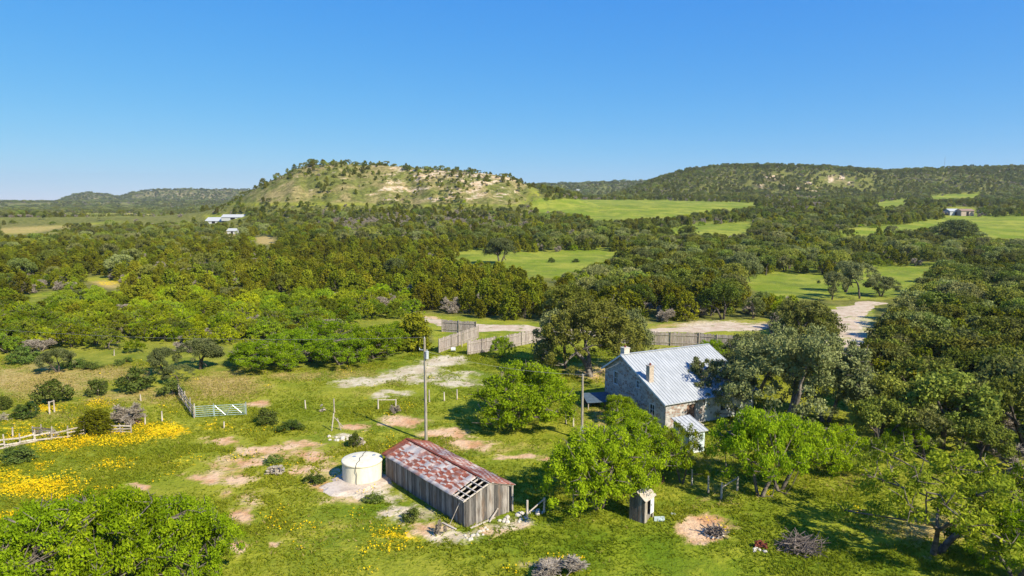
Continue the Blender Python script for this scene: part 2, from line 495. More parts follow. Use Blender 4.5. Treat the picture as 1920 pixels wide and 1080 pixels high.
def ground_mat():
    m, t, out = new_mat('pasture, bare soil and rock'); n = N(t)
    geo = n.n('ShaderNodeNewGeometry')
    pos = geo.outputs['Position']
    A = n.n('ShaderNodeSeparateColor'); n.l(n.attr('cover_a').outputs['Color'], A.inputs[0])
    B = n.n('ShaderNodeSeparateColor'); n.l(n.attr('cover_b').outputs['Color'], B.inputs[0])
    soil, pale, straw = A.outputs[0], A.outputs[1], A.outputs[2]
    flower = n.attr('cover_a').outputs['Alpha']
    field, wood, rock = B.outputs[0], B.outputs[1], B.outputs[2]
    n1 = n.noise(pos, 0.045, 5, 0.6); n2 = n.noise(pos, 0.33, 5, 0.65); n3 = n.noise(pos, 2.4, 4, 0.7); n4 = n.noise(pos, 0.012, 5, 0.65)
    def th(mask, nz, k=0.9, a=0.42, b=0.62):
        return n.ramp(n.m('ADD', mask, n.m('MULTIPLY', n.m('SUBTRACT', nz, 0.5), k)), a, b)
    grass = n.mix(n.ramp(n1, 0.38, 0.62), (0.148, 0.195, 0.013), (0.275, 0.275, 0.024))
    grass = n.mix(n.ramp(n2, 0.42, 0.68), grass, (0.32, 0.31, 0.030))
    grass = n.mix(n.ramp(n3, 0.5, 0.75, 0, 0.6), grass, (0.085, 0.135, 0.010))
    grass = n.mix(th(straw, n2, 1.2, 0.45, 0.95), grass, n.mix(n.ramp(n3, 0.35, 0.65), (0.34, 0.23, 0.075), (0.46, 0.36, 0.13)))
    lush = n.attr('cover_b').outputs['Alpha']
    grass = n.mix(n.m('MULTIPLY', lush, 0.75), grass, n.mix(n.ramp(n2, .4, .6), (0.090, 0.160, 0.004), (0.165, 0.220, 0.007)))
    c = grass
    fc = n.mix(n.ramp(n1, 0.4, 0.62), (0.160, 0.215, 0.014), (0.275, 0.290, 0.035))
    fc = n.mix(n.ramp(n2, 0.5, 0.75, 0, .5), fc, (0.32, 0.28, 0.07))
    fc = n.mix(n.ramp(n.noise(pos, 0.07, 7, 0.8), 0.48, 0.62, 0, .75), fc, (0.11, 0.15, 0.020))
    c = n.mix(field, c, fc)
    c = n.mix(n.m('MULTIPLY', wood, 0.85), c, n.mix(n.ramp(n2, 0.35, 0.65), (0.075, 0.085, 0.016), (0.18, 0.17, 0.045)))
    n5 = n.noise(pos, 1.0, 6, 0.75, 0.6)
    fl = th(flower, n5, 1.9, 0.50, 0.75)
    c = n.mix(fl, c, n.mix(n.ramp(n2, 0.4, 0.6), (0.62, 0.40, 0.005), (0.70, 0.52, 0.01)))
    sc = n.mix(n.ramp(n2, 0.38, 0.62), (0.54, 0.28, 0.145), (0.66, 0.45, 0.29))
    c = n.mix(n.m('MULTIPLY', th(soil, n.m('ADD', n.m('MULTIPLY', n2, 0.4), n.m('MULTIPLY', n5, 0.6)), 2.4, 0.40, 0.98), 0.92), c, sc)
    c = n.mix(n.m('MULTIPLY', th(pale, n5, 1.8, 0.35, 0.90), 0.92), c, n.mix(n.ramp(n2, 0.4, 0.6), (0.50, 0.40, 0.27), (0.62, 0.53, 0.40)))
    rn = n.noise(n.scaled(pos, (1, 1, 3.2)), 0.050, 8, 0.74, 0.5)
    rc = n.mix(n.ramp(n2, 0.35, 0.65), (0.42, 0.28, 0.15), (0.56, 0.47, 0.34))
    dry = n.mix(n.ramp(n.noise(pos, 0.04, 7, 0.7), 0.42, 0.60), (0.155, 0.165, 0.034), (0.32, 0.255, 0.105))
    dry = n.mul(0.8, dry, n.mix(n.ramp(n.noise(pos, 0.25, 5, 0.8), 0.42, 0.58), (0.42, 0.45, 0.35), (1, 1, 1)))
    c = n.mix(n.ramp(rock, 0.05, 0.35), c, dry)
    c = n.mix(n.ramp(n.m('ADD', rock, n.m('MULTIPLY', n.m('SUBTRACT', rn, 0.5), 2.2)), 0.62, 0.80), c, rc)
    n.surf(out, c, 0.95, n.m('ADD', n3, n.m('MULTIPLY', n2, 2.0)), 0.7, 0.25, 0, 0.1)
    return m
M['ground'] = ground_mat()

# ------------------------------------------------------------------ the map of what covers the ground
SOIL = [(520, 852, 105, 22, .72), (420, 878, 60, 20, .72), (610, 880, 50, 30, .7), (640, 935, 60, 12, .7), (470, 940, 30, 40, .6), (420, 828, 34, 10, 1), (500, 842, 60, 10, 1), (560, 836, 50, 9, .9), (470, 862, 70, 9, 1), (590, 858, 34, 12, 1), (395, 893, 42, 11, 1), (450, 897, 34, 14, 1), (455, 968, 26, 13, 1.1),
        (258, 914, 20, 7, 1.1), (445, 1030, 17, 15, 1), (522, 1021, 12, 5, 1), (484, 757, 24, 8, 1.1), (668, 802, 26, 6, 1.3), (752, 793, 40, 11, 1.1), (735, 783, 25, 7, .8), (838, 814, 45, 9, 1.1), (885, 830, 40, 8, 1.1),
        (975, 854, 40, 5, 1), (1035, 858, 30, 4, .9), (1330, 996, 42, 22, 1.5), (600, 915, 42, 12, .9), (570, 885, 30, 12, .9), (800, 990, 46, 14, .9), (745, 960, 30, 10, .7), (930, 992, 50, 9, .8), (1000, 1052, 40, 10, .75),
        (985, 988, 26, 8, .8), (1640, 1010, 30, 6, .5), (1810, 1000, 60, 12, .6), (430, 928, 20, 10, .8), (515, 905, 12, 8, .5), (1120, 790, 20, 12, .6), (1340, 938, 20, 6, .6), (1330, 870, 16, 8, .5),
        (1180, 730, 40, 20, .6), (1410, 960, 12, 4, .7), (800, 597, 22, 6, .9), (1250, 960, 8, 3, .4), (1750, 1040, 18, 8, .7), (1290, 790, 30, 9, .6), (1410, 800, 40, 10, .7), (340, 888, 12, 3, .6), (1125, 700, 60, 22, .7)]
PALE = [(1360, 611, 75, 8, 1.1), (1588, 612, 44, 28, .95), (1602, 650, 26, 16, 1.1), (1270, 655, 60, 6, .7), (770, 962, 50, 16, .75), (845, 1003, 50, 11, .9), (730, 935, 26, 10, .8), (960, 985, 46, 9, .8), (824, 680, 40, 8, 1.0), (780, 699, 46, 8, .95), (720, 712, 60, 5, .9), (665, 720, 40, 4, .85), (835, 712, 60, 10, .7), (838, 674, 26, 6, 1.3), (812, 682, 24, 6, 1.2), (790, 692, 30, 6, 1.0), (750, 708, 50, 6, .85), (690, 716, 50, 5, .85), (800, 712, 70, 9, .72), (870, 702, 30, 4, .75), (860, 722, 44, 4, .95), (745, 736, 30, 4, .9), (720, 742, 20, 4, .8),
        (675, 907, 44, 20, 1.6), (650, 925, 22, 10, 1.3), (640, 822, 24, 6, .8), (840, 1000, 26, 8, .55), (980, 978, 24, 7, .6), (1330, 650, 30, 12, .8), (1180, 655, 30, 8, .5), (1340, 665, 14, 12, .9), (880, 985, 30, 6, .6)]
STRAW = [(70, 715, 130, 32, 1.0), (420, 722, 80, 26, 1.0), (560, 705, 90, 10, .75), (210, 700, 90, 16, .85), (270, 742, 170, 18, .75), (660, 702, 80, 12, .7), (70, 780, 120, 14, .6), (700, 735, 80, 16, .55), (620, 835, 60, 20, .5), (1150, 770, 60, 40, .8), (1350, 930, 60, 22, .6),
         (1770, 990, 130, 26, .9), (1600, 900, 60, 20, .6), (1330, 860, 50, 25, .6), (900, 840, 160, 12, .6), (640, 985, 60, 14, .5), (600, 1020, 100, 20, .45), (1420, 610, 230, 9, .95), (500, 450, 30, 12, 1), (430, 440, 20, 9, 1), (195, 535, 40, 10, 1), (1660, 545, 60, 8, .5), (1050, 512, 60, 8, .6), (980, 478, 150, 4, .7), (1830, 900, 80, 20, .7), (50, 430, 220, 14, .8), (120, 400, 260, 7, .5)]
FLOW = [(130, 828, 65, 16, 1), (215, 822, 65, 14, 1.2), (290, 806, 55, 12, 1.2), (45, 822, 40, 12, .7), (65, 912, 80, 18, 1.1), (125, 935, 40, 12, .9), (20, 968, 26, 8, 1.1), (95, 767, 34, 5, .9), (185, 757, 26, 6, 1), (215, 870, 50, 12, .6), (75, 870, 20, 8, .8),
        (10, 890, 30, 14, 1), (740, 1003, 45, 12, .75), (700, 1030, 60, 14, .5), (405, 800, 60, 10, .6), (205, 530, 34, 8, .62), (455, 862, 40, 14, .5), (560, 835, 40, 8, .5), (330, 870, 60, 14, .5), (1090, 1060, 60, 14, .4), (620, 680, 40, 6, .5), (150, 800, 120, 12, .5), (40, 800, 50, 10, .6)]
FIELD = [[(995, 372), (1250, 370), (1430, 376), (1430, 392), (1300, 404), (1200, 412), (1110, 414), (1000, 396)],
         [(1225, 424), (1420, 408), (1500, 410), (1500, 442), (1230, 446)],
         [(1520, 442), (1620, 424), (1760, 404), (1960, 398), (1960, 450), (1700, 440), (1520, 446)],
         [(1630, 378), (1720, 366), (1840, 360), (1840, 372), (1650, 390)],
         [(790, 462), (1260, 464), (1150, 486), (1060, 522), (980, 520), (900, 500)],
         [(1330, 508), (1500, 500), (1800, 490), (1740, 545), (1660, 562), (1460, 560), (1400, 540)]]
LUSH = [(1150, 1030, 180, 45, 1), (1000, 1010, 120, 40, .8), (1450, 980, 120, 40, .7), (1560, 950, 120, 40, .6), (1550, 1060, 260, 30, .8), (900, 730, 120, 30, .6), (1050, 860, 60, 30, .6), (790, 905, 90, 14, .5), (700, 950, 70, 14, .8), (430, 1000, 60, 50, .6), (330, 850, 120, 16, .5), (250, 900, 120, 18, .6), (720, 660, 80, 14, 1), (1000, 670, 120, 14, .8), (560, 770, 60, 16, .6)]
CLEAR = [
    [(1000, 381), (1060, 374), (1250, 376), (1425, 381), (1395, 388), (1330, 392), (1290, 400), (1200, 407), (1130, 411), (1090, 400), (1010, 391)],
    [(1240, 433), (1290, 425), (1360, 422), (1405, 414), (1408, 432), (1380, 438), (1310, 434)],
    [(1540, 438), (1620, 430), (1700, 421), (1760, 412), (1800, 407), (1940, 406), (1940, 446), (1865, 446), (1830, 428), (1790, 415), (1740, 424), (1660, 434), (1600, 440)],
    [(1640, 380), (1700, 373), (1700, 379), (1655, 388)], [(1745, 368), (1830, 364), (1830, 369), (1750, 373)],
    [(1776, 388), (1830, 388), (1830, 408), (1776, 408)],
    [(830, 474), (900, 470), (1000, 474), (1100, 472), (1210, 471), (1150, 480), (1100, 498), (1060, 513), (1000, 516), (960, 496), (900, 487)],
    [(1350, 517), (1440, 520), (1480, 512), (1560, 520), (1600, 508), (1690, 500), (1755, 503), (1735, 525), (1690, 552), (1560, 563), (1470, 548), (1420, 537)],
    [(0, 428), (100, 423), (230, 414), (230, 416), (110, 428), (60, 438), (0, 440)],
    [(150, 522), (190, 518), (215, 524), (238, 542), (200, 540)], [(45, 553), (120, 543), (125, 552), (60, 560)],
    [(478, 443), (512, 443), (515, 458), (480, 458)], [(420, 438), (445, 438), (445, 447), (424, 448)],
    [(382, 403), (458, 402), (458, 409), (405, 416), (388, 412)], [(426, 428), (445, 428), (445, 436), (426, 436)],
    [(0, 668), (60, 690), (130, 704), (250, 672), (340, 700), (440, 694), (640, 690), (760, 668), (815, 640), (800, 614), (758, 596), (800, 588), (1000, 604), (1100, 608), (1215, 606), (1330, 600), (1440, 598), (1450, 640), (1590, 670), (1585, 780), (1560, 860), (1760, 872), (1940, 900), (1990, 1300), (-60, 1300), (-60, 668)],
    [(1545, 574), (1640, 572), (1632, 625), (1620, 662), (1580, 664), (1556, 600)],
]

def ell(u, v, lst):
    r = np.zeros(u.shape)
    for (cu, cv, ru, rv, s) in lst:
        d = np.sqrt(((u - cu) / (ru * 1.15)) ** 2 + ((v - cv) / (rv * 1.15)) ** 2)
        r = np.maximum(r, s * np.clip(1.25 - d * 0.75, 0, 1) * (d < 1.67))
    return r

def soft_poly(u, v, polys, du, dv):
    acc = np.zeros(u.shape)
    for ou, ov in ((0, 0), (du, 0), (-du, 0), (0, dv), (0, -dv)):
        m = np.zeros(u.shape, bool)
        for p in polys: m |= in_poly(u + ou, v + ov, p)
        acc += m
    return acc / 5

def build_ground():
    az = np.concatenate([np.radians(np.arange(-180, -46, 6.0)), np.radians(np.arange(-46, 46.01, 0.115)), np.radians(np.arange(52, 179, 6.0))])
    rr = np.concatenate([[0.5], 14 * 1.0088 ** np.arange(0, 770)])
    rr = rr[rr < 7600]
    A, R = np.meshgrid(az, rr)
    X = R * np.sin(A); Y = R * np.cos(A)
    Z = hgt(X, Y)
    nr, na = X.shape
    V = np.stack([X, Y, Z], -1).reshape(-1, 3)
    i, j = np.meshgrid(np.arange(nr - 1), np.arange(na), indexing='ij')
    j2 = (j + 1) % na
    Q = np.stack([i * na + j, i * na + j2, (i + 1) * na + j2, (i + 1) * na + j], -1).reshape(-1, 4)
    me = np_mesh('ground', V, Q, M['ground'])
    me.polygons.foreach_set('use_smooth', np.ones(len(me.polygons), bool))
    x, y, z = V[:, 0], V[:, 1], V[:, 2]
    u, v = px_of(x, y, z)
    ok = y > 25
    u = np.where(ok, u, -9999)
    kk = np.clip(60 / np.maximum(y, 30), .1, 1.5)
    wu = u + (26 * fbm(x, y, 4.5, 4) + 12 * fbm(x + 70, y, 1.3, 3)) * kk; wv = v + (11 * fbm(x + 300, y + 90, 4.5, 4) + 5 * fbm(x, y + 70, 1.3, 3)) * kk
    soil = ell(wu, wv, SOIL); pale = ell(wu, wv, PALE); straw = ell(wu, wv, STRAW); flow = ell(wu, wv, FLOW)
    fld = soft_poly(u, v, FIELD, 6, 1.5) * (y > 150)
    clr = soft_poly(u, v, CLEAR, 5, 2)
    wood = np.clip(1 - clr - fld, 0, 1) * (y > 95) * np.where((u < 790) & (v > 560), .3, 1)
    # mesa and rocky scars
    onm = ((u > 395) & (u < 1010) & (y > 545) & (y < 860))
    rock = np.where(onm, 0.38 + 0.24 * sstep(640, 800, u) + 0.08 * sstep(36, 50, z) , 0)
    rock = rock * sstep(3, 12, np.where(onm, z - 15, 0)) * (1 - sstep(950, 1008, u + 30 * fbm(x, y, 30, 3)))
    wood = np.where(rock > 0.1, 0, wood)
    scar = ell(u, v, [(1425, 350, 10, 7, .8), (1446, 333, 16, 5, .8), (1468, 345, 8, 6, .8), (1515, 342, 7, 7, .9), (1558, 336, 8, 8, .9), (1578, 333, 9, 7, .9), (1594, 342, 7, 4, .8), (1500, 352, 20, 4, .7), (1870, 322, 14, 3, .8), (1530, 356, 14, 4, .7)]) * ((y > 950) & (y < 1400))
    far = ell(u, v, [(170, 370, 40, 10, .45), (330, 368, 60, 12, .52), (280, 370, 30, 8, .45), (390, 366, 40, 10, .5)]) * ((y > 2500) & (y < 3600))
    rock = np.maximum(rock, np.maximum(scar, far))
    flow = np.where(y < 260, flow, 0)
    valley = ((u < 460) & (y > 620) & (y < 2700)) * 1.0
    straw = np.maximum(straw, valley * (0.55 + 0.6 * fbm(x, y, 420, 3)))
    fld = np.maximum(fld, valley * np.clip(fbm(x + 900, y, 520, 3) * 2.2, 0, 1))
    wood = np.where(valley > 0, np.clip(wood - fld, 0, 1) * (0.5 + np.clip(2.0 * fbm(x, y + 300, 350, 3), -0.5, 0.5)), wood)
    lush = ell(u, v, LUSH)
    ca = me.attributes.new('cover_a', 'FLOAT_COLOR', 'POINT')
    ca.data.foreach_set('color', np.stack([soil, pale, straw, flow], -1).astype(np.float32).ravel())
    cb = me.attributes.new('cover_b', 'FLOAT_COLOR', 'POINT')
    cb.data.foreach_set('color', np.stack([fld, wood, rock, np.clip(lush, 0, 1)], -1).astype(np.float32).ravel())
    o = bpy.data.objects.new('ground', me)
    COL.objects.link(o)
    tag(o, 'green pasture, bare soil, wooded hills and flat topped rocky hill', kind='structure')
build_ground()

def strip(name, pts, label, mat, lift=0.03):
    """a road laid on the ground along px points (u, v, half width in metres)"""
    P3 = [(P(u, v), hw) for u, v, hw in pts]
    line = []
    for (a, ha), (b, hb) in zip(P3[:-1], P3[1:]):
        k = max(2, int((b - a).length / 1.0))
        for i in range(k): line.append((a.lerp(b, i / k), ha + (hb - ha) * i / k))
    line.append(P3[-1])
    V = []; Q = []
    m = 9
    for i, (p, hw) in enumerate(line):
        a = line[max(0, i - 4)][0]; b = line[min(len(line) - 1, i + 4)][0]
        d = (b - a); nrm = Vector((-d.y, d.x, 0)).normalized()
        for j in range(m):
            s = (j / (m - 1) * 2 - 1)
            wob = hw * (1 + 0.95 * float(fbm(np.array([p.x + 40 * (s > 0)]), np.array([p.y]), 5, 3)[0])) * s
            q = p + nrm * wob
            V.append((q.x, q.y, hz(q.x, q.y) + lift - (0.05 if j in (0, m - 1) else 0)))
    for i in range(len(line) - 1):
        for j in range(m - 1):
            Q.append((i * m + j, (i + 1) * m + j, (i + 1) * m + j + 1, i * m + j + 1))
    me = np_mesh(name, V, Q, mat)
    o = bpy.data.objects.new(name, me); COL.objects.link(o)
    return tag(o, label, kind='structure')

strip('gravel_road', [(772, 590, 1.2), (800, 599, 1.8), (840, 607, 2.6), (900, 613, 3.2), (960, 616, 3.4), (1030, 619, 3.4), (1120, 622, 3.2), (1220, 622, 3.0), (1300, 618, 3.0), (1380, 612, 3.0), (1470, 613, 3.0), (1560, 625, 3.0), (1640, 634, 3.0)],
      'pale caliche road running behind the plank fence and the stone house', M['gravel'])
strip('driveway', [(1640, 566, 2.0), (1605, 576, 3.0), (1580, 590, 4.0), (1572, 604, 4.4), (1590, 618, 3.0)], 'pale driveway leading off between the oaks', M['gravel'], 0.05)
strip('driveway', [(1594, 640, 2.6), (1598, 655, 2.0), (1595, 668, 1.6), (1560, 690, 1.2)], 'pale earth drive coming in beside the oaks at the yard', M['gravel'], 0.05)

# ------------------------------------------------------------------ plants
def leaf_cards(rng, C, Rr, n_each, size, up=0.25, elong=1.5, droop=0.0, flat=1.0, spread=0.55):
    C = np.asarray(C); Rr = np.asarray(Rr)
    k = len(C)
    c = np.repeat(C, n_each, 0); r = np.repeat(Rr, n_each)
    tint = np.repeat(rng.rand(k), n_each)
    d = rng.normal(size=(k * n_each, 3)); d[:, 2] += up
    d /= np.linalg.norm(d, axis=1)[:, None]
    rad = rng.rand(k * n_each) ** 0.45 * np.where(rng.rand(k * n_each) < .10, 1.45, 1.0)
    p = c + d * (r * rad)[:, None] * np.array([1, 1, flat])
    nn = d + rng.normal(size=d.shape) * spread
    nn /= np.linalg.norm(nn, axis=1)[:, None]
    a = np.cross(nn, rng.normal(size=d.shape))
    if droop:
        a = a * (1 - droop) + np.array([0, 0, -1.0]) * droop
        a -= nn * (a * nn).sum(1)[:, None]
    a /= np.linalg.norm(a, axis=1)[:, None] + 1e-9
    b = np.cross(nn, a)
    s = size * (0.6 + 0.8 * rng.rand(k * n_each))
    aa = a * (s * elong * 0.5)[:, None]; bb = b * (s * 0.5)[:, None]
    V = np.stack([p - aa, p + bb, p + aa, p - bb], 1).reshape(-1, 3)
    Q = np.arange(len(V)).reshape(-1, 4)
    tint = np.clip(tint * 0.6 + rng.rand(len(tint)) * 0.4, 0, 1)
    return V, Q, tint

def tubes(segs, n=5):
    V = []; Q = []
    for p, q, r0, r1 in segs:
        d = q - p; L = np.linalg.norm(d)
        if L < 1e-5: continue
        d = d / L
        a = np.cross(d, [0.31, 0.22, 0.92]); a /= np.linalg.norm(a) + 1e-9
        b = np.cross(d, a)
        base = len(V)
        for c, r in ((p, r0), (q, r1)):
            for i in range(n):
                g = 2 * math.pi * i / n
                V.append(c + (a * math.cos(g) + b * math.sin(g)) * r)
        for i in range(n):
            Q.append((base + i, base + (i + 1) % n, base + n + (i + 1) % n, base + n + i))
    return np.array(V), np.array(Q)

def skeleton(rng, height, width, stems, trunk_h, r0, levels=3, lean=0.5, gnarl=0.35):
    segs = []; tips = []
    def grow(p, d, L, r, lev):
        k = 3
        for i in range(k):
            d = d + rng.normal(size=3) * gnarl * 0.35
            if lev < levels: d[2] *= 0.92
            d = d / np.linalg.norm(d)
            q = p + d * L / k
            if q[2] > height * 0.93: d[2] = -abs(d[2]) * 0.2; q[2] = height * 0.93
            if q[2] < 0.3: q[2] = 0.3
            r2 = r * 0.88
            segs.append((p, q, r, r2)); p = q; r = r2
            if lev <= 1: tips.append(p.copy())
        if lev == 0: return
        for i in range(rng.randint(2, 4)):
            nd = d + rng.normal(size=3) * 0.75
            out = np.array([p[0], p[1], 0]); o = np.linalg.norm(out)
            if o > 0.1: nd += out / o * 0.35
            nd[2] += 0.12
            nd /= np.linalg.norm(nd)
            grow(p, nd, L * (0.62 + 0.2 * rng.rand()), r * 0.68, lev - 1)
    for s in range(stems):
        g = 2 * math.pi * (s + rng.rand() * 0.6) / stems
        d = np.array([math.cos(g) * lean, math.sin(g) * lean, 1.0]) if stems > 1 else np.array([rng.normal() * .15, rng.normal() * .15, 1.0])
        d /= np.linalg.norm(d)
        grow(np.array([math.cos(g), math.sin(g), 0]) * (r0 * 0.9 if stems > 1 else 0) - np.array([0, 0, 0.15]), d, trunk_h, r0, levels)
    T = np.array(tips)
    # pull to the wanted width
    ext = np.percentile(np.hypot(T[:, 0], T[:, 1]), 92) + 1e-6
    kx = (width * 0.42) / ext
    hz_ = T[:, 2].max()
    kz = height * 0.88 / hz_
    sc = np.array([kx, kx, kz])
    segs = [(a * sc, b * sc, r, r_) for a, b, r, r_ in segs]
    return segs, T * sc

class Kind:
    """a growth form: list of variants (crown mesh, trunk mesh, height, width)"""
    def __init__(s): s.v = []

def cedar_variant(seed, detail=1):
    rng = np.random.RandomState(seed)
    h, wd = 5.0, 4.2 * (0.85 + .3 * rng.rand())
    n = int(64 * detail ** 0.5)
    C = []; R = []
    prof = lambda t: (1 - t) ** 0.48 * (0.55 + 0.45 * min(1, t * 5 + 0.3))
    lob = rng.rand(5) * 6.28
    for i in range(n):
        t = rng.rand() ** 0.9 * 0.93
        a = rng.rand() * 6.283
        rad = wd / 2 * prof(t) * (1 + 0.22 * math.sin(2 * a + lob[0]) + 0.14 * math.sin(3 * a + lob[1] + 4 * t))
        k = 0.35 + 0.62 * rng.rand() ** 0.5
        r = 0.30 + 0.30 * rng.rand()
        C.append((math.cos(a) * rad * k, math.sin(a) * rad * k, 0.35 + t * (h - 0.6))); R.append(r)
    for i in range(5):
        C.append((rng.normal() * .25, rng.normal() * .25, h - 0.25 - rng.rand() * .5)); R.append(0.26)
    V, Q, t = leaf_cards(rng, C, R, int(40 * detail), 0.19 / detail ** 0.3, 0.5, 1.8, 0, 1.25, 0.75)
    cm = np_mesh('cedar crown', V, Q, M['cedar'], t)
    segs = [(np.array([0, 0, -.1]), np.array([.1, 0, 1.6]), .15, .12), (np.array([.1, 0, 1.6]), np.array([0, .1, 3.8]), .12, .04)]
    for i in range(9):
        a = rng.rand() * 6.28; z = .2 + rng.rand() * 2.4
        segs.append((np.array([0.05, 0, z]), np.array([math.cos(a) * wd * .4, math.sin(a) * wd * .4, z + .7]), .06, .015))
    V, Q = tubes(segs)
    return cm, np_mesh('cedar trunk', V, Q, M['bark']), h, wd

def oak_variant(seed, mat='oak', detail=1):
    rng = np.random.RandomState(seed)
    h, wd = 6.5, 8.0 * (0.85 + .3 * rng.rand())
    segs, T = skeleton(rng, h, wd, rng.randint(1, 3), 2.2, 0.24, 3, 0.35)
    T = T[rng.permutation(len(T))[:int(72 * detail ** .5)]]
    T = T[T[:, 2] > h * 0.22]
    R = 0.50 + 0.40 * rng.rand(len(T))
    C2 = []
    for i in range(int(34 * detail ** .5)):
        a = rng.rand() * 6.283; e = rng.rand() ** .7 * 1.35
        k = 0.86 + .1 * rng.rand()
        C2.append((math.cos(a) * math.cos(e) * wd / 2 * k, math.sin(a) * math.cos(e) * wd / 2 * k, h * .40 + math.sin(e) * h * .50))
    C = np.concatenate([T, np.array(C2)]); R = np.concatenate([R, 0.45 + .35 * rng.rand(len(C2))])
    V, Q, t = leaf_cards(rng, C, R, int(46 * detail), 0.20 / detail ** 0.3, 0.35, 1.5, 0, 0.85, 0.8)
    cm = np_mesh('oak crown', V, Q, M[mat], t)
    V, Q = tubes([s for s in segs if s[2] > .05])
    return cm, np_mesh('oak trunk', V, Q, M['bark']), h, wd

def bigoak_variant(seed, mat='greyoak'):
    rng = np.random.RandomState(seed)
    h, wd = 9.0, 15.0
    segs, T = skeleton(rng, h, wd, 2, 2.6, 0.34, 4, 0.5, 0.5)
    T = T[rng.permutation(len(T))[:210]]
    T = T[T[:, 2] > h * 0.20]
    T[:, 2] = np.minimum(T[:, 2], h * (0.98 - 0.42 * (np.hypot(T[:, 0], T[:, 1]) / (wd * .55)) ** 2))
    C2 = []
    for i in range(190):
        a = rng.rand() * 6.283; e = rng.rand() ** .75 * 1.4; k = .66 + .30 * rng.rand()
        C2.append((math.cos(a) * math.cos(e) * wd / 2 * k, math.sin(a) * math.cos(e) * wd / 2 * k, h * (.10 + .22 * rng.rand()) + math.sin(e) * h * .62 * (.9 + .15 * math.sin(a * 5))))
    C = np.concatenate([T, np.array(C2)]); R = .42 + .42 * rng.rand(len(C))
    V, Q, t = leaf_cards(rng, C, R, 100, 0.15, 0.3, 1.5, 0, 0.8, 0.9)
    cm = np_mesh('oak crown', V, Q, M[mat], t)
    for p in T[::2]:
        d = rng.normal(size=3); d[2] = abs(d[2]) * .6
        segs.append((p, p + d / np.linalg.norm(d) * (.8 + .6 * rng.rand()), .03, .012))
    V, Q = tubes([(a, b, max(r, .03), max(r_, .02)) for a, b, r, r_ in segs])
    return cm, np_mesh('oak trunk', V, Q, M['greybark']), h, wd

def mesq_variant(seed, detail=1, stems=None, sparse=1.0, mat='mesq', drop=.30, base=.20):
    rng = np.random.RandomState(seed)
    h, wd = 4.8, 7.6
    segs, T = skeleton(rng, h * .92, wd * .92, stems or rng.randint(2, 4), 1.9, 0.17, 3, 0.75, 0.45)
    T = T[rng.permutation(len(T))[:int(95 * sparse * detail ** .4)]]
    T = T[T[:, 2] > h * base]
    C2 = []
    ph = rng.rand(4) * 6.28
    for i in range(int(92 * sparse * detail ** .45)):
        a = rng.rand() * 6.283; lobe = 1 + .16 * math.sin(2 * a + ph[0]) + .13 * math.sin(3 * a + ph[1])
        f = rng.rand() ** .5
        top_ = h * (.90 - .46 * f ** 2.2) * (1 + .07 * math.sin(5 * a + ph[2]) * f)
        C2.append((math.cos(a) * wd * .47 * f * lobe, math.sin(a) * wd * .47 * f * lobe, max(.5, top_ - h * drop * rng.rand() ** 1.5)))
    T = np.concatenate([T[:int(45 * sparse * detail ** .4)], np.array(C2)])
    R = 0.27 + 0.33 * rng.rand(len(T))
    V, Q, t = leaf_cards(rng, T + rng.normal(size=T.shape) * .12, R, int(44 * detail ** 1.35), 0.145 / detail ** 0.68, 0.3, 2.2, 0.35, 0.8, 0.9)
    cm = np_mesh('mesquite crown', V, Q, M[mat], t)
    ends = np.array([s[1] for s in segs])
    for p in T[::2]:
        q0 = ends[np.argmin(((ends - p) ** 2).sum(1) + 3 * np.maximum(ends[:, 2] - p[2], 0))]
        segs.append((q0, p, .035, .032))
        for _ in range(3):
            d = rng.normal(size=3); d[2] = abs(d[2]) * .9; d /= np.linalg.norm(d)
            segs.append((p, p + d * (.4 + .4 * rng.rand()), .032, .031))
    V, Q = tubes([(a, b, r, min(r_, r)) for a, b, r, r_ in [(s[0], s[1], s[2], s[3] if s[3] != .031 else .010) for s in segs]], 4)
    return cm, np_mesh('mesquite trunk', V, Q, M['midbark']), h, wd

def bush_variant(seed, mat='brush', detail=1):
    rng = np.random.RandomState(seed)
    h, wd = 2.0, 2.8
    C = []; R = []
    for i in range(int(40 * detail ** .5)):
        a = rng.rand() * 6.283; e = rng.rand() * 1.4
        k = .35 + .6 * rng.rand() ** .6
        C.append((math.cos(a) * math.cos(e) * wd / 2 * k, math.sin(a) * math.cos(e) * wd / 2 * k, .25 + math.sin(e) * h * .78 * k)); R.append(.22 + .2 * rng.rand())
    V, Q, t = leaf_cards(rng, C, R, int(60 * detail), 0.10 / detail ** .3, 0.4, 1.8)
    cm = np_mesh('bush foliage', V, Q, M[mat], t)
    segs = []
    for i in range(9):
        a = rng.rand() * 6.28
        segs.append((np.array([0, 0, -.05]), np.array([math.cos(a) * wd * .33, math.sin(a) * wd * .33, h * (.5 + .3 * rng.rand())]), .04, .012))
    V, Q = tubes(segs, 4)
    return cm, np_mesh('bush stems', V, Q, M['bark']), h, wd

def bare_variant(seed, mat='greywood'):
    rng = np.random.RandomState(seed)
    h, wd = 3.6, 5.0
    segs, T = skeleton(rng, h, wd, 4, 1.3, 0.09, 3, 0.8, 0.5)
    for p in T:
        for i in range(9):
            d = rng.normal(size=3); d[2] = abs(d[2]) * .8
            segs.append((p, p + d / np.linalg.norm(d) * (.35 + .4 * rng.rand()), .022, .010))
    segs = [(a, b, max(r, .040), max(r_, .022)) for a, b, r, r_ in segs]
    V, Q = tubes(segs, 3)
    return np_mesh('bare branches', V, Q, M[mat]), None, h, wd

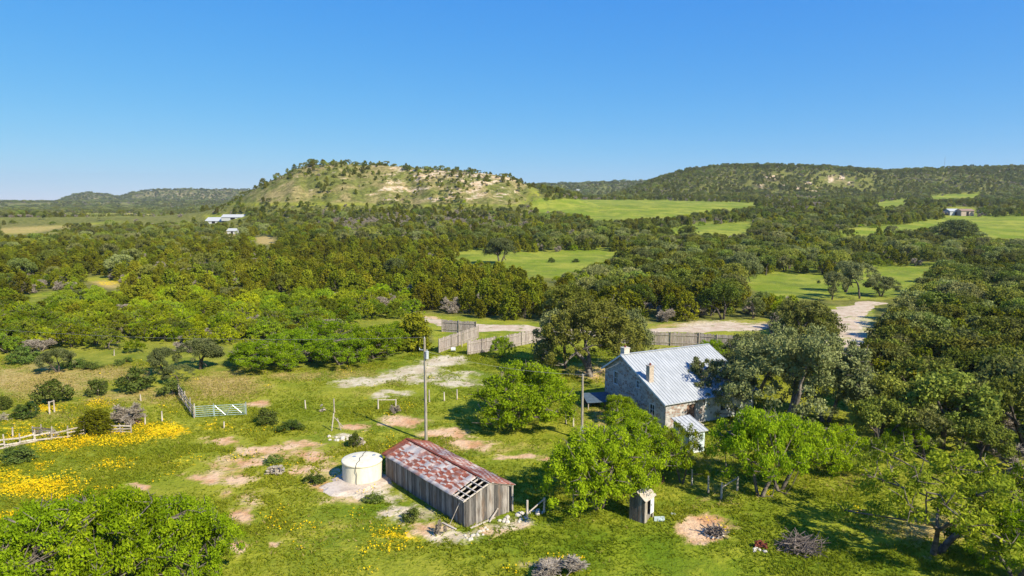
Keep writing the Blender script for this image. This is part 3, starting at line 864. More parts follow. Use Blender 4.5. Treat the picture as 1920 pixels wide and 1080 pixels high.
FOREST = {
    'cedar': [cedar_variant(10 + i) for i in range(6)],
    'oak': [oak_variant(30 + i) for i in range(4)] + [oak_variant(40 + i, 'greyoak') for i in range(3)],
    'mesq': [mesq_variant(50 + i) for i in range(5)],
    'bare': [bare_variant(70 + i) for i in range(3)],
}
FINE = {
    'cedar': [cedar_variant(110 + i, 2.4) for i in range(3)],
    'oak': [oak_variant(130 + i, 'oakfine', 2.6) for i in range(3)],
    'greyoak': [oak_variant(140 + i, 'greyoak', 2.6) for i in range(3)],
    'mesq': [mesq_variant(150 + i, 2.6, mat='mesqfine') for i in range(4)],
    'thin': [mesq_variant(160 + i, 2.4, 2, 0.26, base=.35) for i in range(2)],
    'high': [mesq_variant(165 + i, 2.4, 2, 0.75, 'mesqfine', drop=.16, base=.52) for i in range(2)],
    'oakhigh': [mesq_variant(190, 2.2, 2, 0.95, 'oakfine', .34, .5)],
    'bush': [bush_variant(170 + i) for i in range(3)],
    'bigoak': [bigoak_variant(180, 'oakfine'), bigoak_variant(181, 'oakfine'), bigoak_variant(182, 'oakbrown')],
    'bare': [bare_variant(70)],
}
NAMES = {'cedar': ('cedar_tree', 'cedar'), 'oak': ('oak_tree', 'oak tree'), 'greyoak': ('oak_tree', 'oak tree'), 'bigoak': ('oak_tree', 'oak tree'), 'oakhigh': ('oak_tree', 'oak tree'), 'mesq': ('mesquite_tree', 'mesquite'), 'thin': ('mesquite_tree', 'mesquite'), 'high': ('mesquite_tree', 'mesquite'),
         'bush': ('bush', 'bush'), 'bare': ('bare_shrub', 'bare shrub')}

def put_tree(kind, var, loc, h, wd, rz, label, group=None, fine=True, parts=True):
    cm, tm, h0, w0 = (FINE if fine else FOREST)[kind][var]
    name, cat = NAMES[kind]
    sc = (wd / w0, wd / w0, h / h0)
    if parts and tm is not None:
        r = thing(name, label, cat, loc, rz, group)
        r.scale = sc
        for nm, me in (('foliage' if kind == 'bush' else 'crown', cm), ('stems' if kind == 'bush' else 'trunk', tm)):
            c = bpy.data.objects.new(nm, me); COL.objects.link(c); c.parent = r
        return r
    o = bpy.data.objects.new(name, cm)
    COL.objects.link(o)
    o.location = loc; o.rotation_euler = (0, 0, rz); o.scale = sc
    return tag(o, label, cat, group)

# trees one by one: kind, variant, base u, v, width px, height px, turn, label
HAND = [
    ('mesq', 0, 80, 1118, 240, 175, 0.3, 'bright mesquite at the bottom left corner, its crown cut by the photo edge'),
    ('mesq', 1, 235, 1110, 250, 190, 1.9, 'wide bright mesquite with pale twigs showing, middle of the three at bottom left'),
    ('mesq', 2, 350, 1085, 185, 150, 3.0, 'rightmost of the three mesquites at bottom left, beside the pink soil patch'),
    ('mesq', 3, 150, 1050, 190, 120, 5.0, 'mesquite crowded behind the bottom left corner one'),
    ('mesq', 1, 60, 1065, 150, 110, 4.0, 'mesquite touching the left photo edge near the bottom corner'),
    ('mesq', 0, 320, 1040, 180, 105, 0.8, 'rearmost of the bottom left mesquites, below the lone soil oval'),
    ('mesq', 3, 985, 792, 190, 112, 0.5, 'round bright green mesquite standing in the yard between the two poles'),
    ('mesq', 0, 1122, 952, 190, 158, 2.2, 'leafy mesquite just left of the outhouse'),
    ('mesq', 2, 1188, 908, 165, 118, 4.0, 'mesquite standing behind the outhouse'),
    ('mesq', 1, 1190, 858, 150, 88, 1.2, 'mesquite between the outhouse and the stone house wall'),
    ('mesq', 3, 1160, 790, 70, 50, 1.2, 'small mesquite against the shaded gable wall of the stone house'),
    ('thin', 0, 1278, 905, 90, 118, 0.9, 'slim mesquite with a pale forked trunk before the little white washhouse'),
    ('high', 0, 1425, 932, 160, 168, 5.1, 'dark trunked mesquite right of the brace posts'),
    ('high', 1, 1462, 918, 160, 150, 2.6, 'forked mesquite behind the dark trunked one right of the washhouse'),
    ('mesq', 2, 1560, 880, 120, 85, 0.2, 'low mesquite between the yard mesquites and the dark oaks'),
    ('thin', 1, 1752, 1036, 310, 205, 2.0, 'open crowned mesquite with a dark forked trunk at the lower right'),
    ('thin', 0, 1880, 1030, 200, 170, 4.4, 'pale green mesquite at the right edge beside the open crowned one'),
    ('thin', 1, 1660, 905, 100, 90, 4.4, 'small airy mesquite in the grass right of the yard trees'),
    ('mesq', 3, 1905, 1090, 170, 150, 1.4, 'mesquite cut off by the lower right corner of the photo'),
    ('bigoak', 2, 1110, 705, 215, 145, 0.4, 'big dark oak with brownish crown left of the stone house'),
    ('oak', 1, 1060, 690, 120, 110, 1.4, 'dark oak at the left shoulder of the big brownish one by the house'),
    ('oak', 2, 1165, 690, 100, 110, 2.4, 'oak squeezed between the big brownish oak and the house chimney'),
    ('oakhigh', 0, 1345, 775, 112, 110, 2.0, 'oak growing against the front of the stone house, shading its roof'),
    ('bigoak', 0, 1475, 800, 275, 190, 0.1, 'huge grey green oak right of the stone house'),
    ('bigoak', 1, 1420, 735, 160, 112, 1.1, 'grey oak behind the huge one, over the far end of the house'),
    ('bigoak', 1, 1548, 792, 165, 160, 2.1, 'grey oak at the right side of the huge one by the house'),
    ('greyoak', 1, 1505, 665, 125, 100, 3.3, 'pale oak beside the road gap behind the stone house'),
    ('mesq', 2, 941, 670, 42, 40, 0.3, 'small round young tree on a thin trunk in front of the plank fence'),
    ('cedar', 0, 778, 655, 66, 66, 0.3, 'dark brown cedar at the end of the thicket left of the fence gateway'),
    ('mesq', 0, 500, 690, 130, 52, 1.0, 'mesquite at the meadow edge above the green pipe gate'),
    ('mesq', 1, 560, 678, 130, 60, 2.0, 'vivid mesquite in the thicket above the round tank'),
    ('mesq', 2, 640, 684, 112, 56, 3.0, 'yellow green mesquite at the front of the thicket, above the leaning posts'),
    ('mesq', 3, 700, 672, 112, 62, 4.0, 'yellowish mesquite in the thicket beside the dark brown cedar'),
    ('mesq', 1, 745, 652, 80, 48, 5.0, 'mesquite behind the dark brown cedar near the gateway'),
    ('mesq', 0, 620, 655, 120, 56, 0.6, 'tall mesquite behind the vivid front row above the tank'),
    ('oak', 0, 375, 692, 74, 56, 0.6, 'dark oak shrub standing clear at the meadow edge above the pipe gate'),
    ('oak', 2, 306, 702, 50, 50, 1.2, 'narrow dark oak shrub in the meadow left of the pipe gate'),
    ('oak', 1, 335, 718, 54, 34, 1.2, 'low dark oak shrub beside the leaning board fence'),
    ('bush', 0, 257, 732, 66, 42, 0.2, 'dark green bush low on the meadow left of the leaning board fence'),
    ('bush', 1, 322, 742, 44, 30, 2.2, 'grey green bush touching the top of the leaning board fence'),
    ('bush', 2, 184, 741, 42, 34, 1.2, 'round bush with a white post before it in the left meadow'),
    ('bush', 0, 99, 757, 68, 46, 3.2, 'big round bush in the left meadow above the corral'),
    ('bush', 1, 50, 782, 48, 26, 4.2, 'ragged bush beside the brace posts on the far left'),
    ('bush', 2, 5, 768, 34, 26, 5.2, 'bush cut by the left edge of the photo in the meadow'),
    ('cedar', 1, 178, 812, 60, 42, 0.0, 'squat olive cedar growing through the bleached corral rails'),
    ('bush', 1, 33, 864, 64, 26, 0.7, 'low bush below the yellow flowers near the left edge'),
    ('bush', 0, 45, 680, 56, 30, 0.7, 'bright bush at the far left meadow edge'),
    ('oak', 2, 108, 698, 60, 44, 0.1, 'shrubby oak with bare white limbs at the left meadow edge'),
    ('bush', 2, 224, 686, 22, 14, 0.7, 'tiny round bush alone in the straw coloured meadow'),
    ('bush', 1, 240, 680, 18, 10, 1.7, 'tiny bush beside the round one in the straw meadow'),
    ('bush', 2, 140, 690, 44, 18, 2.7, 'flat bush right of the shrubby oak with white limbs'),
    ('bush', 0, 172, 692, 36, 14, 2.0, 'low pale bush in the meadow between oak shrub and tiny bushes'),
    ('bush', 0, 500, 795, 46, 30, 1.1, 'dark green bush alone on the grass right of the pipe gate'),
    ('bush', 1, 545, 807, 50, 18, 2.1, 'flat dark bush just right of the lone one by the pipe gate'),
    ('bush', 2, 664, 838, 24, 30, 3.1, 'spiky green bush beside the limestone rubble behind the tank'),
    ('bush', 1, 590, 905, 40, 16, 1.1, 'weedy green clump left of the round tank'),
    ('bush', 0, 773, 975, 40, 22, 4.1, 'green weed clump on the bare soil beside the board shed'),
    ('bush', 2, 700, 940, 40, 14, 5.1, 'low weed clump below the stone pad of the tank'),
    ('bush', 1, 512, 868, 34, 14, 5.1, 'low weed clump by the grey logs on the bare soil'),
    ('bare', 0, 740, 776, 22, 16, 0.4, 'small grey leafless shrub in the grass beside the brace rail'),
    ('bare', 0, 1055, 1090, 110, 36, 0.9, 'grey leafless shrub at the bottom edge of the photo'),
    ('bare', 0, 826, 1003, 22, 28, 2.0, 'thin grey shrub standing by the near corner of the board shed'),
    ('bare', 0, 240, 800, 60, 42, 1.0, 'grey tangled dead shrub behind the bleached corral'),
    ('oak', 1, 1560, 562, 50, 52, 2.0, 'tree on a single dark trunk in the green glade, left of its group'),
    ('oak', 1, 1612, 560, 62, 66, 0.0, 'oak leaning on a dark trunk at the front of the green glade'),
    ('oak', 0, 1585, 548, 48, 58, 1.0, 'oak between two others at the front of the green glade'),
    ('oak', 2, 1652, 555, 60, 36, 1.0, 'low spreading oak at the right of the green glade group'),
    ('oak', 2, 1392, 532, 62, 58, 2.0, 'thin topped oak standing over the green strip behind the road belt'),
    ('oak', 0, 938, 497, 54, 50, 2.0, 'dark oak standing alone at the edge of the middle green clearing'),
    ('bush', 0, 1034, 492, 14, 9, 2.0, 'dark round bush in the middle of the green clearing'),
    ('bush', 1, 1080, 492, 14, 7, 2.0, 'small bush right of the dark round one in the green clearing'),
    ('greyoak', 0, 1790, 455, 70, 42, 0.5, 'round oak standing up in front of the right hand green field'),
    ('oak', 0, 1310, 645, 34, 20, 0.5, 'low oak sprout between the house roof and the plank fence'),
    ('mesq', 2, 1335, 680, 60, 44, 0.5, 'mesquite behind the far end of the house roof'),
    ('mesq', 3, 1830, 790, 110, 90, 0.5, 'bright mesquite lit among the dark oaks at the right'),
    ('bush', 0, 1640, 860, 60, 34, 0.5, 'green bush under the dark oaks beyond the yard'),
    ('mesq', 1, 1700, 850, 90, 60, 0.5, 'green mesquite at the foot of the dark oaks at right'),
    ('bush', 1, 1215, 905, 30, 18, 0.5, 'reddish brown bush just behind the outhouse roof'),
]
rnd = random.Random(4)
for kind, var, u, v, wpx, hpx, rz, label in HAND:
    p = P(u, v)
    k = mpp(p)
    put_tree(kind, var, p, hpx * k * 1.06, wpx * k * 1.12, rz, label)

# the woods: a jittered scatter over the land that keeps off the clearings
def scatter():
    rng = np.random.RandomState(77)
    out = []
    bands = [(55, 100, 3.6), (100, 130, 3.3), (130, 210, 4.1), (210, 330, 4.9), (330, 560, 6.0), (560, 930, 7.0), (930, 1450, 6.6), (1450, 3400, 17.0)]
    for y0, y1, s in bands + [(556, 800, 4.6)]:
        shrubs = s == 4.6
        W = y1 * 0.80 + 10
        gx, gy = np.meshgrid(np.arange(-W, W, s), np.arange(y0, y1, s))
        x = gx.ravel() + rng.uniform(-.48, .48, gx.size) * s
        y = gy.ravel() + rng.uniform(-.48, .48, gx.size) * s
        z = hgt(x, y)
        u, v = px_of(x, y, z)
        keep = (u > -300) & (u < 2300) & (v > 300)
        x, y, z, u, v = (a[keep] for a in (x, y, z, u, v))
        m = len(x)
        r = rng.rand(m); sel = rng.rand(m)
        nse = fbm(x, y, 60, 3)
        nse2 = fbm(x + 500, y, 25, 2)
        # shares of the kinds: cedar, oak, mesquite, bare
        pc = np.full(m, .45); po = np.full(m, .38); pm = np.full(m, .12)
        def zone(mask, c, o, q):
            pc[mask] = c; po[mask] = o; pm[mask] = q
        zone((u < 1010) & (v > 462) & (v < 600), .84, .09, .05)
        zone((u < 460) & (v > 462) & (v < 560), .74, .15, .08)
        zone((u < 780) & (v > 572 - 0.02 * u), .07, .06, .84)
        zone((u < 460) & (v > 530) & (v < 585), .34, .08, .55)
        zone((u < 900) & (v > 425) & (v <= 462), .40, .40, .16)
        zone((u > 600) & (u < 1000) & (v <= 436) & (y < 560), .34, .16, .04)
        zone((u > 1010) & (v > 430) & (v < 500), .30, .58, .10)
        zone((u > 1010) & (v >= 500) & (v < 610), .30, .62, .06)
        zone((u > 1010) & (u < 1500) & (v >= 560) & (v < 612), .55, .38, .05)
        zone((u > 1590) & (v > 560), .34, .60, .05)
        zone((y > 930), .44, .46, .04)
        zone((u > 1420) & (u < 1540) & (v > 370) & (v < 395), .2, .2, .05)
        po = po - .07; pc = np.clip(pc + nse * .45 * (pc > .1), 0.02, 1)
        kind = np.where(r < pc, 0, np.where(r < pc + po, 1, np.where(r < pc + po + pm, 2, 3)))
        hh = np.choose(kind, [3.8 + 3.0 * sel, 4.2 + 4.0 * sel, 2.2 + 2.0 * sel, 2.4 + 1.4 * sel])
        ww = hh * np.choose(kind, [.88, 1.15, 1.5, 1.35])
        wpx_small = (u < 460) & (v > 560)
        hh = np.where(wpx_small | ((u < 780) & (v > 560)), hh * np.where(kind == 2, 1.0, .62), hh)
        big = np.clip(y / 900, 1, 2.2)
        hh = hh * np.where(y > 1450, 1.4, 1); ww = ww * np.where(y > 1450, 2.2, 1)
        # density
        dens = np.clip(.93 + 1.5 * np.minimum(fbm(x + 50, y, 38, 3) + .12, 0) * (y > 135) * (y < 700), .12, 1)
        thk = (u < 780) & (v > 572)
        dens[thk] = np.clip(.74 + 1.9 * nse2[thk], .08, 1)
        mesa = (y > 535) & (y < 860) & (u > 380) & (u < 1010) & (z > 15.5)
        crest = mesa & (y > 655)
        lefts = mesa & (u < 600)
        dens[mesa] = np.clip(.24 + 1.0 * nse2[mesa] + .3 * nse[mesa], .04, .8)
        lowfoot = mesa & (z < 20)
        dens[lefts] = np.clip(.42 + 1.9 * nse2[lefts] + .25 * (z[lefts] > 36), .05, .97)
        dens[crest] = np.clip(.30 + 2.4 * nse2[crest], .02, .95)
        dens[lowfoot] = .55
        val = (u < 460) & (y > 560) & (y < 2800)
        dens[val] = np.clip(.50 + 1.8 * fbm(x[val], y[val], 190, 3), .05, 1)
        dens[(y > 1450) & (u > 380)] = .9
        rocky = (y > 950) & (y < 1400) & (u > 1400) & (u < 1640) & (v > 322) & (v < 360)
        dens[rocky] = np.clip(.75 + 1.4 * nse2[rocky], .2, 1)
        ok = rng.rand(m) < dens
        if shrubs:
            ok = mesa & (rng.rand(m) < np.clip(.20 + 1.2 * nse2, .03, .8)); hh = hh * (.24 + .3 * rng.rand(m)); ww = ww * (.30 + .3 * rng.rand(m))
        if not shrubs: hh[mesa] *= .45 + .5 * rng.rand(mesa.sum()) ** .7; ww[mesa] *= .62 + .4 * rng.rand(mesa.sum())
        k = (y * cP - (z - H) * sP) / F
        hp, wp = hh / k, ww / k * .5
        bad = np.zeros(m, bool)
        for poly in CLEAR:
            for du, dv in ((0, 0), (0, -.5), (0, -.92), (-.8, -.45), (.8, -.45), (-.5, -.1), (.5, -.1)):
                bad |= in_poly(u + du * wp, v + dv * hp, poly)
        bad |= ((y < 100) & (u < 1590)) | ((y < 125) & (u < -60))
        bad |= (u > 1950) & (v > 900)
        ok &= ~bad
        for i in np.nonzero(ok)[0]:
            out.append((kind[i], x[i], y[i], z[i], hh[i], ww[i], u[i], v[i], hp[i]))
    return out

TREES = scatter()
KN = ['cedar', 'oak', 'mesq', 'bare']
LOOK = ['olive cedar', 'grey green oak', 'bright mesquite', 'grey shrub']
def landmark(u, v):
    if u > 1590 and v > 560:
        return 'right of the drive'
    for a, b in ((70, 'above the left photo edge'), (150, 'above the bleached corral'), (230, 'above the corral cedar'), (310, 'above the dead shrub'), (400, 'above the board fence'), (480, 'above the pipe gate'), (560, 'above the lone bush'),
                 (640, 'above the soil scars'), (720, 'above the round tank'), (790, 'above the brown cedar'), (850, 'above the gateway'), (920, 'above the fence wing'), (1010, 'above the young tree'), (1110, 'above the big oak'),
                 (1210, 'above the house chimneys'), (1300, 'above the house roof'), (1400, 'above the shading oak'), (1500, 'above the huge oak'), (1600, 'above the road gap'), (1700, 'above the right slope'), (1800, 'above the dark right oaks'), (2100, 'toward the right edge')):
        if u < a: return b
def rank(y):
    for a, b in ((95, 'nearest rank'), (110, 'second rank'), (125, 'front rank'), (140, 'row by the road'), (155, 'first woodland row'), (170, 'second woodland row'), (186, 'third woodland row'), (204, 'fourth woodland row'), (225, 'fifth woodland row'), (250, 'middle woods'), (300, 'deeper woods'), (400, 'far belt')):
        if y < a: return b
    return 'far woods'
ORD = ['leftmost', 'second from left', 'third from left', 'fourth from left', 'fifth from left', 'sixth from left', 'seventh from left', 'eighth from left', 'ninth from left', 'tenth from left']
LIMIT = [250, 225, 225, 120]
GROUPS = ['cedars of the woods', 'oaks of the woods', 'mesquites of the thickets', 'bare shrubs in the woods']
rest = {0: [], 1: [], 2: [], 3: []}
first_crown = {}
vr = random.Random(9)
for kd in range(4):
    L = sorted([t for t in TREES if t[0] == kd], key=lambda t: -t[8])
    seen = [t for t in L if -20 < t[6] < 1940 and t[7] - t[8] < 1080]
    ind = seen[:LIMIT[kd]]
    ids = set(map(id, ind)); rst = [t for t in L if id(t) not in ids]
    rest[kd] = rst
    buckets = {}
    for t in ind: buckets.setdefault((landmark(t[6], t[7]), rank(t[2])), []).append(t)
    nv = len(FOREST[KN[kd]])
    for (lm, rk), ts in buckets.items():
        ts.sort(key=lambda t: t[6])
        for i, t in enumerate(ts):
            if len(ts) == 1: lab = f'{LOOK[kd]} in {rk} {lm}, alone there'
            elif len(ts) > 2 and i == len(ts) - 1: lab = f'{LOOK[kd]} in {rk} {lm}, rightmost there'
            elif len(ts) == 2: lab = f'{LOOK[kd]} in {rk} {lm}, {"left" if i == 0 else "right"} one of two'
            else: lab = f'{LOOK[kd]} in {rk} {lm}, {ORD[min(i, 9)]}'
            vi = vr.randrange(nv)
            if len(first_crown.get(kd, {})) < nv:
                vi = [q for q in range(nv) if q not in first_crown.get(kd, {})][0]
            big = t[8] > 34
            o = put_tree(KN[kd], vi, (t[1], t[2], t[3] - 0.1), t[4], t[5], vr.random() * 6.28, lab, GROUPS[kd], fine=False, parts=big)
            fc = first_crown.setdefault(kd, {})
            if vi not in fc:
                fc[vi] = [c for c in o.children if c.name.startswith('crown')][0] if o.type == 'EMPTY' else o
_c = {}
for t_ in TREES:
    if t_[6] < 460 and t_[7] > 575: _c[t_[0]] = _c.get(t_[0], 0) + 1
print('thicket', _c)
print('trees', len(TREES), 'individual', sum(min(LIMIT[k], sum(1 for t in TREES if t[0] == k)) for k in range(4)))

def wood_stuff(name, kd, ts, label):
    fc = [first_crown[kd][i] for i in sorted(first_crown[kd])]
    n = len(ts)
    me = bpy.data.meshes.new(name)
    me.vertices.add(n)
    me.vertices.foreach_set('co', np.array([(t[1], t[2], t[3] - 0.25 * (t[2] > 300)) for t in ts], np.float32).ravel())
    h0 = FOREST[KN[kd]][0][2]
    idx = np.array([vr.randrange(len(fc)) for _ in ts], np.int32)
    scl = np.array([(t[5] / FOREST[KN[kd]][i][3],) * 2 + (t[4] / h0,) for t, i in zip(ts, idx)], np.float32)
    a = me.attributes.new('size', 'FLOAT_VECTOR', 'POINT'); a.data.foreach_set('vector', scl.ravel())
    a = me.attributes.new('pick', 'INT', 'POINT'); a.data.foreach_set('value', idx)
    a = me.attributes.new('turn', 'FLOAT_VECTOR', 'POINT')
    a.data.foreach_set('vector', np.array([(0, 0, vr.random() * 6.28) for _ in ts], np.float32).ravel())
    me.update()
    o = bpy.data.objects.new(name, me); COL.objects.link(o)
    ng = bpy.data.node_groups.new(name, 'GeometryNodeTree')
    ng.interface.new_socket('Geometry', in_out='INPUT', socket_type='NodeSocketGeometry')
    ng.interface.new_socket('Geometry', in_out='OUTPUT', socket_type='NodeSocketGeometry')
    gi = ng.nodes.new('NodeGroupInput'); go = ng.nodes.new('NodeGroupOutput')
    jn = ng.nodes.new('GeometryNodeJoinGeometry')
    for s in reversed(fc):
        oi = ng.nodes.new('GeometryNodeObjectInfo'); oi.inputs['Object'].default_value = s; oi.inputs['As Instance'].default_value = True
        oi.transform_space = 'ORIGINAL'
        ng.links.new(oi.outputs['Geometry'], jn.inputs[0])
    ip = ng.nodes.new('GeometryNodeInstanceOnPoints')
    ng.links.new(gi.outputs[0], ip.inputs['Points']); ng.links.new(jn.outputs[0], ip.inputs['Instance'])
    ip.inputs['Pick Instance'].default_value = True
    def na(nm, typ, sock):
        x = ng.nodes.new('GeometryNodeInputNamedAttribute'); x.data_type = typ; x.inputs['Name'].default_value = nm
        ng.links.new(x.outputs[0], sock)
    na('pick', 'INT', ip.inputs['Instance Index'])
    na('size', 'FLOAT_VECTOR', ip.inputs['Scale'])
    na('turn', 'FLOAT_VECTOR', ip.inputs['Rotation'])
    ng.links.new(ip.outputs[0], go.inputs[0])
    md = o.modifiers.new('woods', 'NODES'); md.node_group = ng
    return tag(o, label, 'woods', kind='stuff')
wood_stuff('cedar_woods', 0, rest[0], 'unbroken cedar woods behind the nearest cedars, over flats and hills')
wood_stuff('oak_woods', 1, rest[1], 'grey green oak woods stretching behind the nearest oaks to the hills')
if rest[2]: wood_stuff('mesquite_woods', 2, rest[2], 'bright mesquite thickets scattered through the far woods')
if rest[3]: wood_stuff('bare_brush_woods', 3, rest[3], 'grey leafless thickets scattered through the far woods')

# grass, weeds and flowers on the near pasture
def near_cover():
    rng = np.random.RandomState(21)
    n = 300000
    y = 38 + (112 - 38) * rng.rand(n) ** 0.85
    x = (rng.rand(n) * 2 - 1) * y * 0.80
    z = hgt(x, y)
    u, v = px_of(x, y, z)
    wu = u + 26 * fbm(x, y, 4.5, 4) + 12 * fbm(x + 70, y, 1.3, 3); wv = v + 11 * fbm(x + 300, y + 90, 4.5, 4) + 5 * fbm(x, y + 70, 1.3, 3)
    soil = ell(wu, wv, SOIL); pale = ell(wu, wv, PALE)
    bare = np.maximum(soil, pale)
    clr = in_poly(u, v, CLEAR[-2])
    wts = fbm(x, y, 7, 3)
    keep = clr & (bare + 0.9 * fbm(x, y, 1.6, 3) < 0.42 + 0.5 * (rng.rand(n) < .12)) & (rng.rand(n) < np.clip(.62 + wts, .12, 1))
    x, y, z, u, v, wts = (a[keep] for a in (x, y, z, u, v, wts))
    m = len(x)
    st = ell(u, v, STRAW)
    h = (.09 + .15 * rng.rand(m)) * np.clip(1 + wts, .5, 1.6)
    V = []; 
    base = np.stack([x, y, z - .02], -1)
    faces = []
    for b in range(2):
        a = rng.rand(m) * 6.283; ww = .03 + .055 * rng.rand(m)
        side = np.stack([np.cos(a) * ww, np.sin(a) * ww, np.zeros(m)], -1)
        tip = base + np.stack([rng.normal(size=m) * .20, rng.normal(size=m) * .20, h], -1)
        V.append(np.stack([base - side, base + side, tip], 1))
    V = np.concatenate(V, 0).reshape(-1, 3)
    tint = np.clip(np.tile(.45 + wts * .6 + rng.normal(size=m) * .16, 2), 0, 1) * .62 + 0
    tint = np.where(np.tile(st + rng.normal(size=m) * .25 > .62, 2), .8 + .2 * rng.rand(2 * m), tint)
    lu = np.tile(ell(u, v, LUSH), 2); tint = np.where(tint < .7, tint * (1 - .75 * np.clip(lu, 0, 1)), tint)
    me = np_mesh('grass', V, np.arange(len(V)).reshape(-1, 3), M['grassblade'], tint)
    o = bpy.data.objects.new('grass', me); COL.objects.link(o)
    tag(o, 'rough green and straw coloured grass over the near pasture', 'grass', kind='stuff')
    # flowers
    n = 230000
    y = 40 + 66 * rng.rand(n); x = (rng.rand(n) * 2 - 1) * y * .8
    z = hgt(x, y); u, v = px_of(x, y, z)
    fl = ell(u, v, FLOW)
    ok = rng.rand(n) < np.clip(fl * 1.3 + .9 * fbm(x, y, 3.0, 3) - .35, 0.0, 1)
    ok &= in_poly(u, v, CLEAR[-2])
    x, y, z = x[ok], y[ok], z[ok]
    m = len(x)
    p = np.stack([x, y, z + .18 + .14 * rng.rand(m)], -1)
    s = .035 + .035 * rng.rand(m)
    a = rng.rand(m) * 6.283
    e1 = np.stack([np.cos(a) * s, np.sin(a) * s, rng.normal(size=m) * .02], -1)
    e2 = np.stack([-np.sin(a) * s, np.cos(a) * s, rng.normal(size=m) * .03], -1)
    V = np.stack([p - e1, p - e2, p + e1, p + e2], 1).reshape(-1, 3)
    me = np_mesh('wildflowers', V, np.arange(len(V)).reshape(-1, 4), M['petal'], rng.rand(m))
    o = bpy.data.objects.new('wildflowers', me); COL.objects.link(o)
    tag(o, 'drifts of yellow wildflowers through the left pasture', 'wildflowers', kind='stuff')

def blade_mat():
    m, t, out = new_mat('grass blades'); n = N(t)
    tint = n.attr('tint').outputs['Fac']
    c = n.mix(n.ramp(tint, 0, .6), (0.162, 0.218, 0.012), (0.335, 0.335, 0.026))
    c = n.mix(n.ramp(tint, .68, .95), c, (0.46, 0.37, 0.13))
    d = n.n('ShaderNodeBsdfDiffuse'); tr = n.n('ShaderNodeBsdfTranslucent')
    n.l(c, d.inputs[0]); n.l(c, tr.inputs[0])
    mx = n.n('ShaderNodeMixShader'); mx.inputs[0].default_value = .5
    n.l(d.outputs[0], mx.inputs[1]); n.l(tr.outputs[0], mx.inputs[2]); n.l(mx.outputs[0], out.inputs[0])
    return m
M['grassblade'] = blade_mat()
def petal_mat():
    m, t, out = new_mat('yellow petals'); n = N(t)
    c = n.mix(n.attr('tint').outputs['Fac'], (0.60, 0.36, 0.004), (0.70, 0.50, 0.010))
    d = n.n('ShaderNodeBsdfDiffuse'); n.l(c, d.inputs[0]); n.l(d.outputs[0], out.inputs[0])
    return m
M['petal'] = petal_mat()
near_cover()

# ------------------------------------------------------------------ long board shed with the rusty roof
def boards(mb, p0, p1, ztop, rng, wb=0.21, th=0.03, zb=-0.05, gap=0.012, skip=(), jag=0.05, ragged=0.0):
    """upright boards from p0 to p1 (x, y), top given by ztop(s) with s the metres run"""
    p0 = Vector((*p0, 0)); p1 = Vector((*p1, 0)); d = p1 - p0; L = d.length; d.normalize(); nn = Vector((-d.y, d.x, 0))
    s = 0
    while s < L - 0.02:
        b = wb * rng.uniform(.75, 1.2)
        e = min(s + b, L)
        if not any(a <= (s + e) / 2 <= c for a, c in skip):
            off = nn * rng.uniform(-.008, .008)
            z1 = ztop(s + gap) + rng.uniform(-jag, 0) ; z2 = ztop(e) + (z1 - ztop(s + gap))
            z0 = zb + rng.uniform(0, ragged)
            a = p0 + d * (s + gap) + off; c = p0 + d * e + off
            t = nn * th
            mb.hexa([(a.x, a.y, z0), (c.x, c.y, z0), (c.x + t.x, c.y + t.y, z0), (a.x + t.x, a.y + t.y, z0)],
                    [(a.x, a.y, z1), (c.x, c.y, z2), (c.x + t.x, c.y + t.y, z2), (a.x + t.x, a.y + t.y, z1)], rng.random())
        s = e

